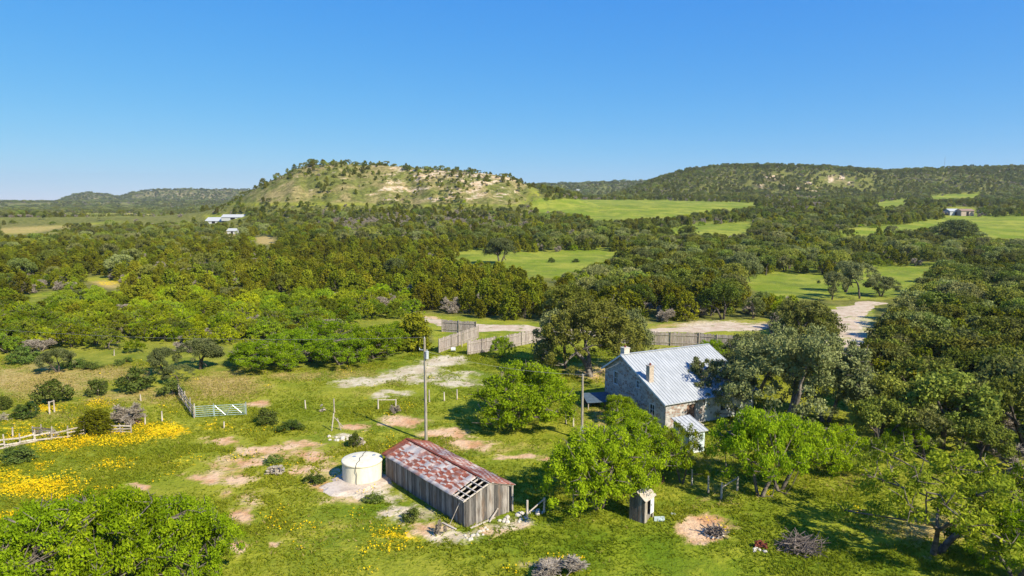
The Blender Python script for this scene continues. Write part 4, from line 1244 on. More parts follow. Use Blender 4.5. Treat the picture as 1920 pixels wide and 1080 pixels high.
def shed():
    rng = random.Random(3)
    o = P(872, 989)
    back = P(723, 894)
    d = back - o
    L = 12.0
    rz = math.atan2(d.y, d.x)          # x runs along the shed, y towards the near left side is negative
    t = thing('board_shed', 'long weathered board shed under a patchy rusty metal roof beside the round tank', 'shed', (o.x, o.y, o.z), rz)
    W = 4.55; ze = 2.05; zr = 2.85
    # local: x along length, width runs to -y
    def top_end(s): return ze + (zr - ze) * (1 - abs(s - W / 2) / (W / 2))
    m = MB(); boards(m, (0, 0), (L, 0), lambda s: ze - .04, rng, jag=.04, ragged=.12); m.build('side_wall', M['plank'], t)
    m = MB(); boards(m, (0.0, -W), (L, -W), lambda s: ze - .04, rng, jag=.04, ragged=.12); m.build('side_wall', M['plank'], t)
    m = MB(); boards(m, (-0.04, -W + .02), (-0.04, -.02), lambda s: top_end(s) - .06, rng, skip=((0.10, .42),), jag=.03, ragged=.10); m.build('end_wall', M['plank'], t)
    m = MB(); boards(m, (L + .03, -W), (L + .03, 0), lambda s: top_end(s) - .06, rng); m.build('end_wall', M['plank'], t)
    # frame: posts, plates, rafters, purlins
    m = MB()
    for x in (0.06, 2.4, 4.8, 7.2, 9.6, L - .08):
        for y in (-.10, -W + .13): m.box(x, x + .11, y - .06, y + .03, -.1, ze - .06, .7)
    m.box(0, L, -.14, -.04, ze - .06, ze + .02, .6); m.box(0, L, -W + .06, -W + .15, ze - .06, ze + .02, .6)
    m.build('frame', M['rail'], t)
    m = MB()
    x = -.02
    while x < L:
        m.bar((x + .03, .18, ze - .03), (x + .03, -W / 2, zr - .02), .07, .10, .8)
        m.bar((x + .03, -W - .12, ze - .03), (x + .03, -W / 2, zr - .02), .07, .10, .8)
        x += .62 if x < 1.3 else 1.2
    for k in range(5):
        f = k / 4
        y = .16 - f * (W / 2 + .05); z = ze + .01 + f * (zr - ze)
        m.box(-.12, 1.55, y - .04, y + .04, z + .02, z + .06, .9)
    m.build('rafters', M['rail'], t)
    # roofing: near left slope stops short of the gable, far slope is whole
    def slope(x0, x1, y0, z0, y1, z1, nx):
        V = []; Q = []; ny = 8; 
        for i in range(nx + 1):
            x = x0 + (x1 - x0) * i / nx
            for j in range(ny + 1):
                f = j / ny
                V.append((x, y0 + (y1 - y0) * f, z0 + (z1 - z0) * f + .018 * (1 if i % 2 else -1) + .012 * math.sin(x * 2.1 + j)))
        for i in range(nx):
            for j in range(ny):
                a = i * (ny + 1) + j
                Q.append((a, a + 1, a + ny + 2, a + ny + 1))
        me = np_mesh('roof_sheet', V, Q, M['rustroof'])
        ob = bpy.data.objects.new('roof_sheet', me); COL.objects.link(ob); ob.parent = t
        sm = ob.modifiers.new('thickness', 'SOLIDIFY'); sm.thickness = .008
        return ob
    slope(1.45, L + .30, .25, ze + .02, -W / 2, zr + .08, 170)
    slope(-.15, L + .30, -W - .22, ze + .02, -W / 2, zr + .08, 170)
    m = MB()
    m.bar((1.0, -W / 2, zr + .12), (L + .3, -W / 2, zr + .12), .22, .03, .5)
    m.build('ridge_cap', M['rust'], t)
    m = MB(); m.bar((L + .26, .25, ze + .08), (L + .26, -W / 2, zr + .14), .10, .02, .5); m.bar((L + .26, -W - .2, ze + .08), (L + .26, -W / 2, zr + .14), .10, .02, .5)
    m.build('verge_flashing', M['rust'], t)
    m = MB(); m.bar((-.09, -W + .06, .0), (-.09, -W + .06, ze + .1), .09, .06, .9); m.bar((-.09, -W + .5, .0), (-.09, -W + .5, ze), .06, .05, .9)
    m.build('door_post', M['rail'], t)
    M4 = Matrix.Translation(o) @ Matrix.Rotation(rz, 4, 'Z')
    def loose(name, a, b, w_, h_, label):
        m = MB(); m.bar(M4 @ Vector(a), M4 @ Vector(b), w_, h_, .8)
        tag(m.build(name, M['rail']), label, 'plank', 'loose planks by the shed')
    loose('plank', (-.25, -2.6, .08), (-.42, -.2, .05), .14, .05, 'long plank lying along the foot of the shed gable')
    loose('plank', (-.28, -2.9, .75), (-.62, -1.8, .10), .10, .04, 'short bleached plank leaning against the shed gable')
    loose('plank', (.5, .16, 1.75), (.95, .75, .05), .10, .04, 'plank propped against the shaded long side of the shed near its corner')
    loose('plank', (.1, .75, .06), (1.6, .95, .08), .16, .05, 'plank lying in the dirt beside the near shed corner')
    # rubble by the gable end
    for i in range(26):
        q = M4 @ Vector((-rng.uniform(.7, 2.0), -rng.uniform(2.6, 6.2), 0))
        rock(q, rng.uniform(.10, .24), 'pale limestone rubble stone strewn near the shed gable', 'rubble stones by the shed gable', rng)
    for i in range(14):
        q = M4 @ Vector((-rng.uniform(.9, 1.9), rng.uniform(-1.6, 1.0), 0))
        rock(q, rng.uniform(.08, .18), 'pale limestone bit in the dirt off the near shed corner', 'stone bits off the shed corner', rng)

def rock(q, s, label, group, rng, mat='limestone'):
    n = 7
    V = []; 
    import itertools
    m = MB()
    r1 = [s * rng.uniform(.7, 1.15) for _ in range(n)]
    lo = [(math.cos(i * 6.283 / n) * r1[i], math.sin(i * 6.283 / n) * r1[i], -.02) for i in range(n)]
    mid = [(x * .96, y * .96, s * rng.uniform(.35, .55)) for x, y, z in lo]
    top = [(x * .5, y * .5, s * rng.uniform(.65, .85)) for x, y, z in lo]
    fs = []
    for i in range(n):
        j = (i + 1) % n
        fs += [(i, j, n + j, n + i), (n + i, n + j, 2 * n + j, 2 * n + i)]
    fs += [tuple(range(n - 1, -1, -1)), tuple(range(2 * n, 3 * n))]
    m.add(lo + mid + top, fs)
    o = m.build('stone', M[mat])
    o.location = (q.x, q.y, hz(q.x, q.y)); o.rotation_euler = (0, 0, rng.random() * 6)
    return tag(o, label, 'stone', group)
shed()

# ------------------------------------------------------------------ round tank
def tank():
    c = P(675, 911); c = Vector((c.x, c.y + 1.72, 0)); c.x -= 0.15
    z = hz(c.x, c.y)
    t = thing('water_tank', 'squat round cream water tank with a flat lid and a black hose', 'tank', (c.x, c.y, z))
    R = 1.72; h = 1.72; n = 64
    rings = [(R, -.1), (R, h - .16), (R + .05, h - .15), (R + .05, h), (R - .02, h + .035), (R * .5, h + .07), (.02, h + .09)]
    V = []; Q = []
    for r, zz in rings:
        for i in range(n): V.append((r * math.cos(6.2832 * i / n), r * math.sin(6.2832 * i / n), zz))
    for k in range(len(rings) - 1):
        for i in range(n): Q.append((k * n + i, k * n + (i + 1) % n, (k + 1) * n + (i + 1) % n, (k + 1) * n + i))
    me1 = np_mesh('body', V[:2 * n], Q[:n], M['tank'])
    b = bpy.data.objects.new('body', me1); COL.objects.link(b); b.parent = t
    Vl = V[n:]; Ql = Q[:(len(rings) - 2) * n]
    me2 = np_mesh('lid', Vl, Ql, M['tank'])
    b2 = bpy.data.objects.new('lid', me2); COL.objects.link(b2); b2.parent = t
    me1.polygons.foreach_set('use_smooth', [True] * len(me1.polygons))
    m = MB()
    pts = [(-.1, 1.9, .05), (-.05, 1.8, 1.0), (0, 1.78, h + .04), (-.12, 1.1, h + .09), (-.05, .5, h + .10), (-.2, 0, h + .12), (-.08, -.6, h + .10), (-.2, -1.2, h + .08), (-.14, -1.78, h + .05), (-.16, -1.83, h - .4), (-.08, -1.8, 1.0), (-.14, -1.79, .4), (-.1, -1.85, .02)]
    for a, b_ in zip(pts[:-1], pts[1:]): m.tube(a, b_, .022, n=5)
    m.build('hose', M['dark'], t)
    for x, y in ((-.75, .35), (.9, .7)):
        m = MB(); m.tube((x, y, h + .04), (x, y, h + .10), .16, n=16); m.build('hatch', M['galv'], t)
    # stone pad
    V = [(0, 0, .0)]; Q = []
    rng = random.Random(8); k = 40
    cx, cy = c.x - .1, c.y - .7
    V[0] = (cx, cy, hz(cx, cy) + .16)
    for i in range(k):
        a = 6.2832 * i / k
        r = 2.5 + .5 * math.sin(a * 3 + 1) * .5 + rng.uniform(-.2, .2) + (.9 if 3.4 < a < 4.4 else 0)
        for f, lift in ((.85, .14), (1.0, -.02)):
            x, y = cx + math.cos(a) * r * f * 1.05, cy + math.sin(a) * r * f * .95
            V.append((x, y, hz(x, y) + lift))
    m = MB()
    fs = [(0, 1 + 2 * i, 1 + 2 * ((i + 1) % k)) for i in range(k)] + [(1 + 2 * i, 2 + 2 * i, 2 + 2 * ((i + 1) % k), 1 + 2 * ((i + 1) % k)) for i in range(k)]
    m.add(V, fs)
    tag(m.build('stone_pad', M['pad']), 'spread of pale crushed stone around the foot of the tank', 'stone pad')
tank()

# ------------------------------------------------------------------ stone house
def house():
    rng = random.Random(12)
    A = Vector((16.3, 70.2, 0)); gdir = Vector((-0.445, 0.895, 0)).normalized(); rdir = Vector((gdir.y, -gdir.x, 0))
    rz = math.atan2(rdir.y, rdir.x)
    LEN, DEP = 12.6, 11.4; z1, z2, zr, yr = 2.8, 4.2, 6.4, 7.85
    t = thing('stone_house', 'old rubble stone house with a pale ribbed metal roof and two chimneys', 'house', (A.x, A.y, hz(A.x, A.y)), rz)
    def prof(y): return z1 + (zr - z1) * y / yr if y < yr else zr + (z2 - zr) * (y - yr) / (DEP - yr)
    # local x along the length, y into depth
    T = .35
    def gable(x0, x1, holes):
        """gable wall cut into upright strips, so that the windows are openings"""
        m = MB()
        ys = sorted(set([0, yr, DEP] + [h for a in holes for h in a[:2]]))
        for a, b in zip(ys[:-1], ys[1:]):
            cuts = [h for h in holes if h[0] <= a and h[1] >= b]
            lo = -.3
            for (_, _, za, zb) in sorted(cuts, key=lambda q: q[2]):
                m.hexa([(x0, a, lo), (x1, a, lo), (x1, b, lo), (x0, b, lo)], [(x0, a, za), (x1, a, za), (x1, b, za), (x0, b, za)]); lo = zb
            m.hexa([(x0, a, lo), (x1, a, lo), (x1, b, lo), (x0, b, lo)], [(x0, a, prof(a)), (x1, a, prof(a)), (x1, b, prof(b)), (x0, b, prof(b))])
        return m
    wins = [(8.75, 9.55, 2.7, 4.2), (1.85, 2.7, .9, 2.1), (4.6, 5.2, 3.3, 4.1)]
    gable(0, T, wins).build('gable_wall', M['stone'], t)
    gable(LEN - T, LEN, []).build('gable_wall', M['stone'], t)
    def wallx(y0, y1, h, holes, xa=T, xb=LEN - T, mat='stone'):
        m = MB(); xs = sorted(set([xa, xb] + [q for a in holes for q in a[:2]]))
        for a, b in zip(xs[:-1], xs[1:]):
            cuts = [q for q in holes if q[0] <= a and q[1] >= b]; lo = -.3
            for (_, _, za, zb) in cuts:
                if za > lo: m.box(a, b, y0, y1, lo, za)
                lo = zb
            m.box(a, b, y0, y1, lo, h)
        return m
    wallx(0, T, z1 - .02, [(2.9, 4.1, -.3, 2.25)], xb=5.4).build('front_wall', M['stone'], t)
    wallx(-.02, T, z1 - .02, [(7.6, 8.5, .9, 2.0)], 5.4, LEN - .02).build('painted_wall', M['white'], t)
    wallx(DEP - T, DEP, z2 - .02, []).build('rear_wall', M['stone'], t)
    for (a, b, za, zb) in wins:
        m = MB()
        m.box(-.02, .10, a - .06, a + .03, za - .05, zb + .05); m.box(-.02, .10, b - .03, b + .06, za - .05, zb + .05)
        m.box(-.02, .10, a + .03, b - .03, zb - .03, zb + .06); m.box(-.05, .10, a + .03, b - .03, za - .06, za + .03)
        m.box(.03, .07, (a + b) / 2 - .02, (a + b) / 2 + .02, za + .03, zb - .03); m.box(.03, .075, a + .03, b - .03, (za + zb) / 2 - .02, (za + zb) / 2 + .02)
        f = m.build('window', M['frame'], t)
        g = MB(); g.box(.09, .11, a + .03, b - .03, za + .03, zb - .03); g.build('pane', M['glass'], f)
    m = MB(); m.box(7.6, 7.66, -.04, .1, .9, 2.0); m.box(8.44, 8.5, -.04, .1, .9, 2.0); m.box(7.66, 8.44, -.04, .1, 1.94, 2.0); m.box(7.66, 8.44, -.06, .1, .9, .96)
    f = m.build('window', M['frame'], t); g = MB(); g.box(7.66, 8.44, .1, .12, .96, 1.94); g.build('pane', M['glass'], f)
    m = MB(); m.box(2.95, 4.05, .16, .22, -.1, 2.2); d = m.build('door', M['brownwood'], t)
    g = MB(); g.tube((3.85, .1, 1.0), (3.85, .17, 1.0), .035); g.build('handle', M['galv'], d)
    m = MB(); m.box(T, LEN - T, T, DEP - T, -.1, .02); m.build('floor_slab', M['dark'], t)
    # roof
    ov = .32; th = .07
    m = MB()
    s1 = (zr - z1) / yr; s2 = (zr - z2) / (DEP - yr)
    x0, x1 = -ov, LEN + ov
    pf = (-ov, z1 - ov * s1 + .03); pr = (yr, zr + .03); pb = (DEP + ov, z2 - ov * s2 + .03)
    for (ya, za), (yb, zb) in ((pf, pr), (pr, pb)):
        m.hexa([(x0, ya, za), (x1, ya, za), (x1, yb, zb), (x0, yb, zb)], [(x0, ya, za + th), (x1, ya, za + th), (x1, yb, zb + th), (x0, yb, zb + th)])
    roof = m.build('roof', M['roof'], t)
    m = MB()
    x = x0 + .03
    while x < x1:
        m.bar((x, pf[0], pf[1] + th + .02), (x, pr[0], pr[1] + th + .02), .035, .05)
        m.bar((x, pb[0], pb[1] + th + .02), (x, pr[0], pr[1] + th + .02), .035, .05)
        x += .40
    m.build('seams', M['roof'], roof)
    m = MB(); m.bar((x0, yr, zr + th + .08), (x1, yr, zr + th + .08), .30, .04); m.build('ridge_cap', M['roof'], roof)
    for x in (x0 - .025, x1 + .025):
        m = MB()
        for (ya, za), (yb, zb) in ((pf, pr), (pr, pb)): m.bar((x, ya, za), (x, yb, zb), .045, .20)
        m.build('bargeboard', M['frame'], t)
    # chimneys
    def chim(x, y, w_, top, mat, nm='chimney'):
        m = MB(); m.box(x - w_ / 2, x + w_ / 2, y - w_ / 2, y + w_ / 2, prof(y) - .5, top)
        c = m.build(nm, M[mat], t)
        m = MB(); m.box(x - w_ / 2 - .05, x + w_ / 2 + .05, y - w_ / 2 - .05, y + w_ / 2 + .05, top, top + .09); m.build('cap', M[mat], c)
        m = MB(); m.tube((x, y, top + .09), (x, y, top + .32), .11, n=10); m.build('flue', M['rust'], c)
    chim(.55, yr + .35, .75, zr + .75, 'limestone')
    chim(.42, 3.35, .60, prof(3.35) + 1.75, 'chimtan')
    # low stone step and porch post at the door
    m = MB(); m.box(2.6, 4.4, -1.1, -.03, -.1, .18); m.build('doorstep', M['limestone'], t)
house()

def small_house():
    a = P(1291, 852)
    rz = math.radians(26)
    t = thing('washhouse', 'little pale painted washhouse with a metal roof below the stone house', 'shed', a, rz)
    W, D = 1.9, 2.3; h1, h2 = 2.15, 2.75
    rng = random.Random(2)
    for nm, p0, p1, tp, sk in (('front_wall', (W, 0), (0, 0), lambda s: h1, ((.7, 1.3),)), ('side_wall', (0, D), (0, .0), lambda s: h2 - (h2 - h1) * s / D, ()),
                               ('side_wall', (W, 0), (W, D), lambda s: h1 + (h2 - h1) * s / D, ()), ('rear_wall', (0, D), (W, D), lambda s: h2, ())):
        m = MB(); boards(m, p0, p1, tp, rng, wb=.16, jag=0, skip=sk); m.build(nm, M['bluewhite'], t)
    m = MB(); m.box(.6, 1.2, -.05, -.02, .05, 1.85); d = m.build('door', M['white'], t)
    g = MB(); g.tube((.7, -.1, 1), (.7, -.05, 1), .03); g.build('handle', M['galv'], d)
    m = MB(); m.hexa([(-.2, -.3, h1 - .03), (W + .2, -.3, h1 - .03), (W + .2, D + .2, h2 + .12), (-.2, D + .2, h2 + .12)], [(-.2, -.3, h1 + .02), (W + .2, -.3, h1 + .02), (W + .2, D + .2, h2 + .17), (-.2, D + .2, h2 + .17)])
    for i in range(6):
        x = -.18 + i * (W + .36) / 5
        m.bar((x, -.3, h1 + .04), (x, D + .2, h2 + .19), .04, .05)
    m.build('roof', M['metalwhite'], t)
small_house()

def outhouse():
    rng = random.Random(6)
    a = P(1208, 982)
    ldir = Vector((0.62, 0.78, 0)); rz = math.atan2(-.62, .78)   # local x: across the front (towards lower right), local y: into the distance
    # near corner a is local (W, 0)
    W, D = 1.25, 1.45; h = 1.85; hr = 2.35
    M4 = Matrix.Rotation(rz, 4, 'Z')
    org = a - M4 @ Vector((W, 0, 0))
    t = thing('outhouse', 'tiny grey board outhouse with a pale pitched roof and a white door', 'outhouse', (org.x, org.y, a.z), rz)
    gz = lambda s: h + (hr - h) * (1 - abs(s - W / 2) / (W / 2)) - .03
    m = MB(); boards(m, (W, 0), (0, 0), lambda s: gz(s), rng, wb=.17); m.build('gable_wall', M['plank'], t)
    m = MB(); boards(m, (0, D), (W, D), lambda s: gz(s), rng, wb=.17); m.build('gable_wall', M['plank'], t)
    m = MB(); boards(m, (0, 0), (0, D), lambda s: h - .03, rng, wb=.17); m.build('side_wall', M['plank'], t)
    m = MB(); boards(m, (W, D), (W, 0), lambda s: h - .03, rng, wb=.17, skip=((.15, .98),)); m.build('side_wall', M['postwood'], t)
    m = MB(); m.hexa([(W + .02, D - .60, .45), (W + .06, D - .60, .45), (W + .06, D - .04, .45), (W + .02, D - .04, .45)], [(W + .02, D - .60, h - .1), (W + .06, D - .60, h - .1), (W + .06, D - .04, h - .1), (W + .02, D - .04, h - .1)])
    d = m.build('door', M['white'], t)
    g = MB(); g.box(W + .06, W + .10, D - .54, D - .50, 1.1, 1.25); g.build('handle', M['galv'], d)
    m = MB(); m.box(.1, W - .1, .1, D - .1, 0, .42); m.build('seat_box', M['plank'], t)
    m = MB()
    for s in (-1, 1):
        yc = W / 2; e = W / 2 + .16
        zE = h - .12; zR = hr + .02
        x0, x1 = (yc, yc - e) if s < 0 else (yc, yc + e)
        m.hexa([(x0, -.14, zR), (x1, -.14, zE), (x1, D + .14, zE), (x0, D + .14, zR)], [(x0, -.14, zR + .04), (x1, -.14, zE + .04), (x1, D + .14, zE + .04), (x0, D + .14, zR + .04)])
    m.build('roof', M['rail'], t)
    q = P(1236, 974)
    m = MB(); m.hexa([(-.45, -.3, 0), (.35, -.35, 0), (.45, .3, 0), (-.3, .35, 0)], [(-.45, -.3, .10), (.35, -.35, .16), (.45, .3, .12), (-.3, .35, .08)])
    o = m.build('metal_sheet', M['bluewhite']); o.location = q
    tag(o, 'crumpled pale metal sheet lying in the grass right of the outhouse', 'metal sheet')
    q = P(1262, 964); m = MB(); m.box(-.18, .18, -.1, .1, 0, .08); o = m.build('metal_scrap', M['white']); o.location = q; o.rotation_euler = (0, 0, -.5)
    tag(o, 'small white scrap lying in the grass between outhouse and fire pit', 'scrap')
outhouse()

# ------------------------------------------------------------------ poles and wires
def pole(u, v, topv, r, label, transformer=False):
    p = P(u, v); 
    zs = np.arange(2, 14, .02)
    _, vv = px_of(np.full(zs.shape, p.x), np.full(zs.shape, p.y), zs)
    h = float(zs[np.argmin(np.abs(vv - topv))]) - p.z
    t = thing('utility_pole', label, 'utility pole', p)
    m = MB(); m.tube((0, 0, -.3), (0, 0, h), r, r * .62, n=14)
    m.build('shaft', M['polewood'], t, smooth=False)
    if transformer:
        m = MB(); m.tube((.24, -.12, h - 2.05), (.24, -.12, h - 1.35), .17, n=16); m.tube((.24, -.12, h - 1.35), (.24, -.12, h - 1.30), .19, n=16)
        c = m.build('transformer', M['transf'], t)
        g = MB(); g.tube((.24, -.12, h - 1.3), (.24, -.12, h - 1.12), .035, n=8); g.build('bushing', M['white'], c)
        m = MB(); m.bar((-.55, 0, h - 1.15), (.1, 0, h - 1.2), .07, .07); m.build('bracket', M['galv'], t)
        for x, z in ((0, h + .10), (-.5, h - 1.02)):
            m = MB(); m.tube((x, 0, z - .12), (x, 0, z + .05), .05, .035, n=8); m.build('insulator', M['transf'], t)
        m = MB(); m.box(-.12, .12, -.26, -.15, h - 8.4, h - 7.9) if False else m.tube((.0, -.17, .2), (.0, -.15, h - 1.8), .018, n=5); m.build('ground_wire', M['galv'], t)
    else:
        m = MB(); m.tube((0, 0, h - .2), (0, 0, h + .06), .05, .035, n=8); m.build('insulator', M['transf'], t)
        m = MB(); m.box(-.16, .14, -.30, -.14, .9, 1.5); m.build('meter_box', M['galv'], t)
    return p + Vector((0, 0, h))
top1 = pole(799, 827, 634, .17, 'tall pale utility pole with a small transformer behind the board shed', True)
top2 = pole(1091, 824, 702, .15, 'shorter weathered utility pole left of the stone house')
def wire(a, b, sag, label):
    m = MB(); n = 24; pr = None
    for i in range(n + 1):
        f = i / n; q = Vector(a).lerp(Vector(b), f); q.z -= sag * 4 * f * (1 - f)
        if pr is not None: m.tube(pr, q, .011, n=4, caps=False)
        pr = q
    tag(m.build('power_line', M['wire']), label, 'wire')
wire(top1 + Vector((0, 0, .1)), (-78, 84, 9.5), 1.1, 'thin wire running from the tall pole out over the left thicket')
wire(top1 + Vector((0, 0, -1.3)), top2, .5, 'thin wire sagging between the two utility poles')
wire(top2, (12.4, 77.0, 5.6), .25, 'thin service wire from the shorter pole to the house gable')
q = P(921, 796); q2 = P(896, 790)
m = MB(); m.tube(q, (q2.x, q2.y + .3, q2.z + 1.9), .04, n=6)
tag(m.build('leaning_stake', M['postwood']), 'pale stake leaning in the shade under the yard mesquite', 'stake')

# ------------------------------------------------------------------ plank fence in wings
def plank_fence(pts, label, h=2.35, wb=.24):
    rng = random.Random(int(pts[0][0]))
    pp = [P(u, v) for u, v in pts]
    o = pp[0]
    t = thing('plank_fence', label, 'fence', o, 0, 'wings of the plank fence')
    mb = MB(); mr = MB()
    for a, b in zip(pp[:-1], pp[1:]):
        a = a - o; b = b - o
        hh = rng.uniform(-.05, .05)
        boards(mb, (a.x, a.y), (b.x, b.y), lambda s: h + hh, rng, wb=wb, jag=.22, gap=.02)
        d = (b - a); L = d.length; d.normalize(); nn = Vector((-d.y, d.x, 0)) * .12
        k = max(1, int(L / 2.8))
        for i in range(k + 1):
            q = a + d * (L * i / k) - nn
            mp = MB(); mp.tube((q.x, q.y, -.2), (q.x, q.y, h + .05), .075, n=7, t=.4); mp.build('post', M['postwood'], t)
        for z in (.5, 1.8):
            mr.bar(a - nn * .45 + Vector((0, 0, z)), b - nn * .45 + Vector((0, 0, z)), .05, .10, .5)
    mb.build('boards', M['picket'], t); mr.build('rails', M['postwood'], t)
plank_fence([(829, 622), (893, 626)], 'short plank fence wing farthest back beside the road, its face in shade')
plank_fence([(822, 662), (868, 645), (896, 634)], 'plank fence wing left of the gateway opening')
plank_fence([(876, 666), (930, 657), (1000, 643), (1050, 638)], 'long plank fence wing right of the gateway running behind the young tree')
plank_fence([(1150, 643), (1215, 646), (1257, 648), (1310, 650), (1378, 655)], 'plank fence stretch behind the stone house roof')
q = P(866, 650); m = MB(); m.tube((0, 0, 0), (0, 0, 2.6), .10, n=8); o = m.build('gate_post', M['postwood']); o.location = q
tag(o, 'thin dark gate post in the plank fence gateway', 'post')
q = P(850, 660); m = MB(); m.tube((-.35, 0, .45), (.35, 0, .45), .3, n=14); o = m.build('small_tank', M['white']); o.location = q
tag(o, 'small white tank lying in the fence gateway', 'tank')

# ------------------------------------------------------------------ pipe gate, board fences, posts
def pipe_gate():
    a = P(366, 783); b = P(461, 778)
    d = b - a; L = d.length; rz = math.atan2(d.y, d.x); h = 1.25
    t = thing('pipe_gate', 'closed pale green steel pipe gate in the pasture', 'gate', a, rz)
    for s, (x0, x1) in enumerate(((0.05, L * .36), (L * .38, L - .05))):
        m = MB()
        for k in range(6): m.tube((x0, 0, .12 + k * h / 5.4), (x1, 0, .12 + k * h / 5.4), .032, n=6)
        for x in (x0, x1): m.tube((x, 0, .10), (x, 0, h + .06), .035, n=6)
        m.build('leaf_rails', M['gategreen'], t)
    m = MB()
    m.tube((L * .40, -.03, h), (L * .60, -.03, .15), .035); m.tube((L * .62, -.03, .15), (L * .72, -.03, h), .035); m.tube((L * .74, -.03, h), (L * .92, -.03, .3), .03)
    m.build('brace', M['galv'], t)
    for x in (-.05, L * .37, L + .05):
        m = MB(); m.tube((x, .02, -.2), (x, .02, 1.5), .06, n=8); m.build('post', M['galv'], t)
pipe_gate()

def board_run(u0, v0, u1, v1, h, n, label, name='board_fence', mat='rail', lean=.08, seed=1, posts=4):
    rng = random.Random(seed)
    a = P(u0, v0); b = P(u1, v1)
    t = thing(name, label, 'fence', a)
    b = b - a; a0 = Vector((0, 0, 0)); d = b.normalized()
    for i in range(posts):
        f = i / (posts - 1); q = b * f
        m = MB(); m.tube((q.x, q.y, -.1), (q.x + rng.uniform(-lean, lean), q.y + rng.uniform(-lean, lean), h * rng.uniform(.95, 1.3)), .08, .065, n=7, t=rng.random()); m.build('post', M['postwood'], t)
    for k in range(n):
        m = MB()
        for i in range(posts - 1):
            p = b * (i / (posts - 1)); q = b * ((i + 1) / (posts - 1))
            z = h * (k + .5) / n
            m.bar(p + Vector((0, -.09, z + rng.uniform(-.08, .08))), q + Vector((0, -.09, z + rng.uniform(-.10, .10))), .035, .14, rng.random())
        m.build('rail', M[mat], t)
board_run(336, 742, 364, 784, 1.45, 4, 'leaning weathered board fence running up from the pipe gate', mat='picket', seed=3, posts=5, lean=.15)
board_run(-20, 842, 66, 829, 1.0, 2, 'bleached rail fence leaving the photo at the left edge', seed=4, posts=4)
board_run(66, 829, 127, 821, 1.0, 2, 'bleached rail fence beside the collapsed dark panel', seed=5, posts=3)
board_run(127, 821, 160, 815, 1.05, 3, 'short bleached rail fence left of the squat corral cedar', seed=6, posts=2)
board_run(188, 812, 246, 812, 1.0, 3, 'bleached corral rails in front of the dead tangled shrub', seed=7, posts=4)
board_run(62, 816, 98, 818, .95, 4, 'dark sagging board panel standing behind the bleached rails', seed=8, posts=3, mat='plank')
q = P(-10, 845); q2 = P(90, 824)
m = MB(); m.tube(q + Vector((0, 0, .1)), q2 + Vector((0, 0, .12)), .12, .09, n=7); tag(m.build('log', M['greywood']), 'long bleached log lying along the foot of the rail fence', 'log')

POSTS = [(24, 821, 19, 'pale stub post behind the rail fence at the left edge'), (68, 775, 16, 'pale post beside the ragged bush on the far left'), (214, 667, 11, 'tiny pale post in the meadow above the round bush'),
         (278, 678, 10, 'small pale post near the narrow oak shrub'), (185, 741, 15, 'white post before the round bush in the left meadow'), (304, 790, 18, 'white post standing alone above the yellow flowers'), (272, 796, 14, 'thin white post left of the lone one above the yellow flowers'),
         (573, 767, 16, 'white post in the grass right of the pipe gate'), (627, 774, 25, 'upright post above the leaning pair of poles'), (805, 754, 22, 'thin pale post just right of the tall pole'), (857, 749, 18, 'thin pale post left of the yard mesquite'),
         (833, 752, 16, 'thin faint post between the two pale ones behind the tall pole'), (1297, 910, 28, 'weathered post right of the pale forked trunk'), (1328, 924, 30, 'thin grey post between the weathered post and the brace posts'), (1648, 822, 20, 'pale post at the foot of the dark oaks'),
         (420, 803, 12, 'stub post in the flowers below the pipe gate'), (264, 752, 12, 'pale stub beside the dark meadow bush'), (1075, 800, 22, 'dark post among weeds beside the shorter utility pole'), (1061, 795, 16, 'dark stub post left of the one beside the shorter pole')]
for i, (u, v, hp, lab) in enumerate(POSTS):
    p = P(u, v); h = hp * mpp(p) * 1.08; rng = random.Random(i)
    m = MB(); m.tube((0, 0, -.15), (rng.uniform(-.06, .06), rng.uniform(-.04, .04), h), .085, .07, n=8, t=rng.random())
    m.tube((0, 0, -.15), (0, 0, .12), .10, .09, n=8, t=.2)
    o = m.build('fence_post', M['rail']); o.location = p
    tag(o, lab, 'post', 'single fence posts')

def brace(u0, v0, h0, u1, v1, h1, label, diag=False, seed=0):
    a = P(u0, v0); b = P(u1, v1); k = mpp(a) * 1.08
    t = thing('brace_fence', label, 'fence', a)
    b = b - a
    for q, h in ((Vector((0, 0, 0)), h0 * k), (b, h1 * k)):
        m = MB(); m.tube((q.x, q.y, -.15), (q.x + .03, q.y, h), .09, .08, n=8, t=.6); m.build('post', M['rail'], t)
    m = MB()
    z0 = h0 * k * (.25 if diag == 2 else .70 if diag else .92)
    m.tube((0, 0, z0), (b.x, b.y, h1 * k * .92), .055, n=6, t=.5); m.build('rail', M['rail'], t)
brace(709, 768, 19, 742, 762, 13, 'low bleached brace of two posts and a rail left of the tall pole')
brace(1352, 936, 30, 1382, 920, 26, 'grey brace posts with a slanting rail before the yard mesquites', True)
brace(988, 972, 33, 1020, 962, 28, 'thin post with a slanting brace at the far corner of the board shed', 2)
brace(93, 776, 22, 102, 773, 22, 'close pair of grey posts on the far left meadow')
a = P(622, 808); m = MB(); m.tube(a, a + Vector((.25, .1, 1.9)), .07, n=6, t=.8); m.tube(a + Vector((.9, .3, 0)), a + Vector((.55, .3, 1.3)), .06, n=6, t=.2); m.tube(a + Vector((.25, .1, 1.5)), a + Vector((1.1, .4, .3)), .05, n=6)
tag(m.build('leaning_posts', M['postwood']), 'leaning crossed poles of a broken brace on the grass behind the tank', 'fence')

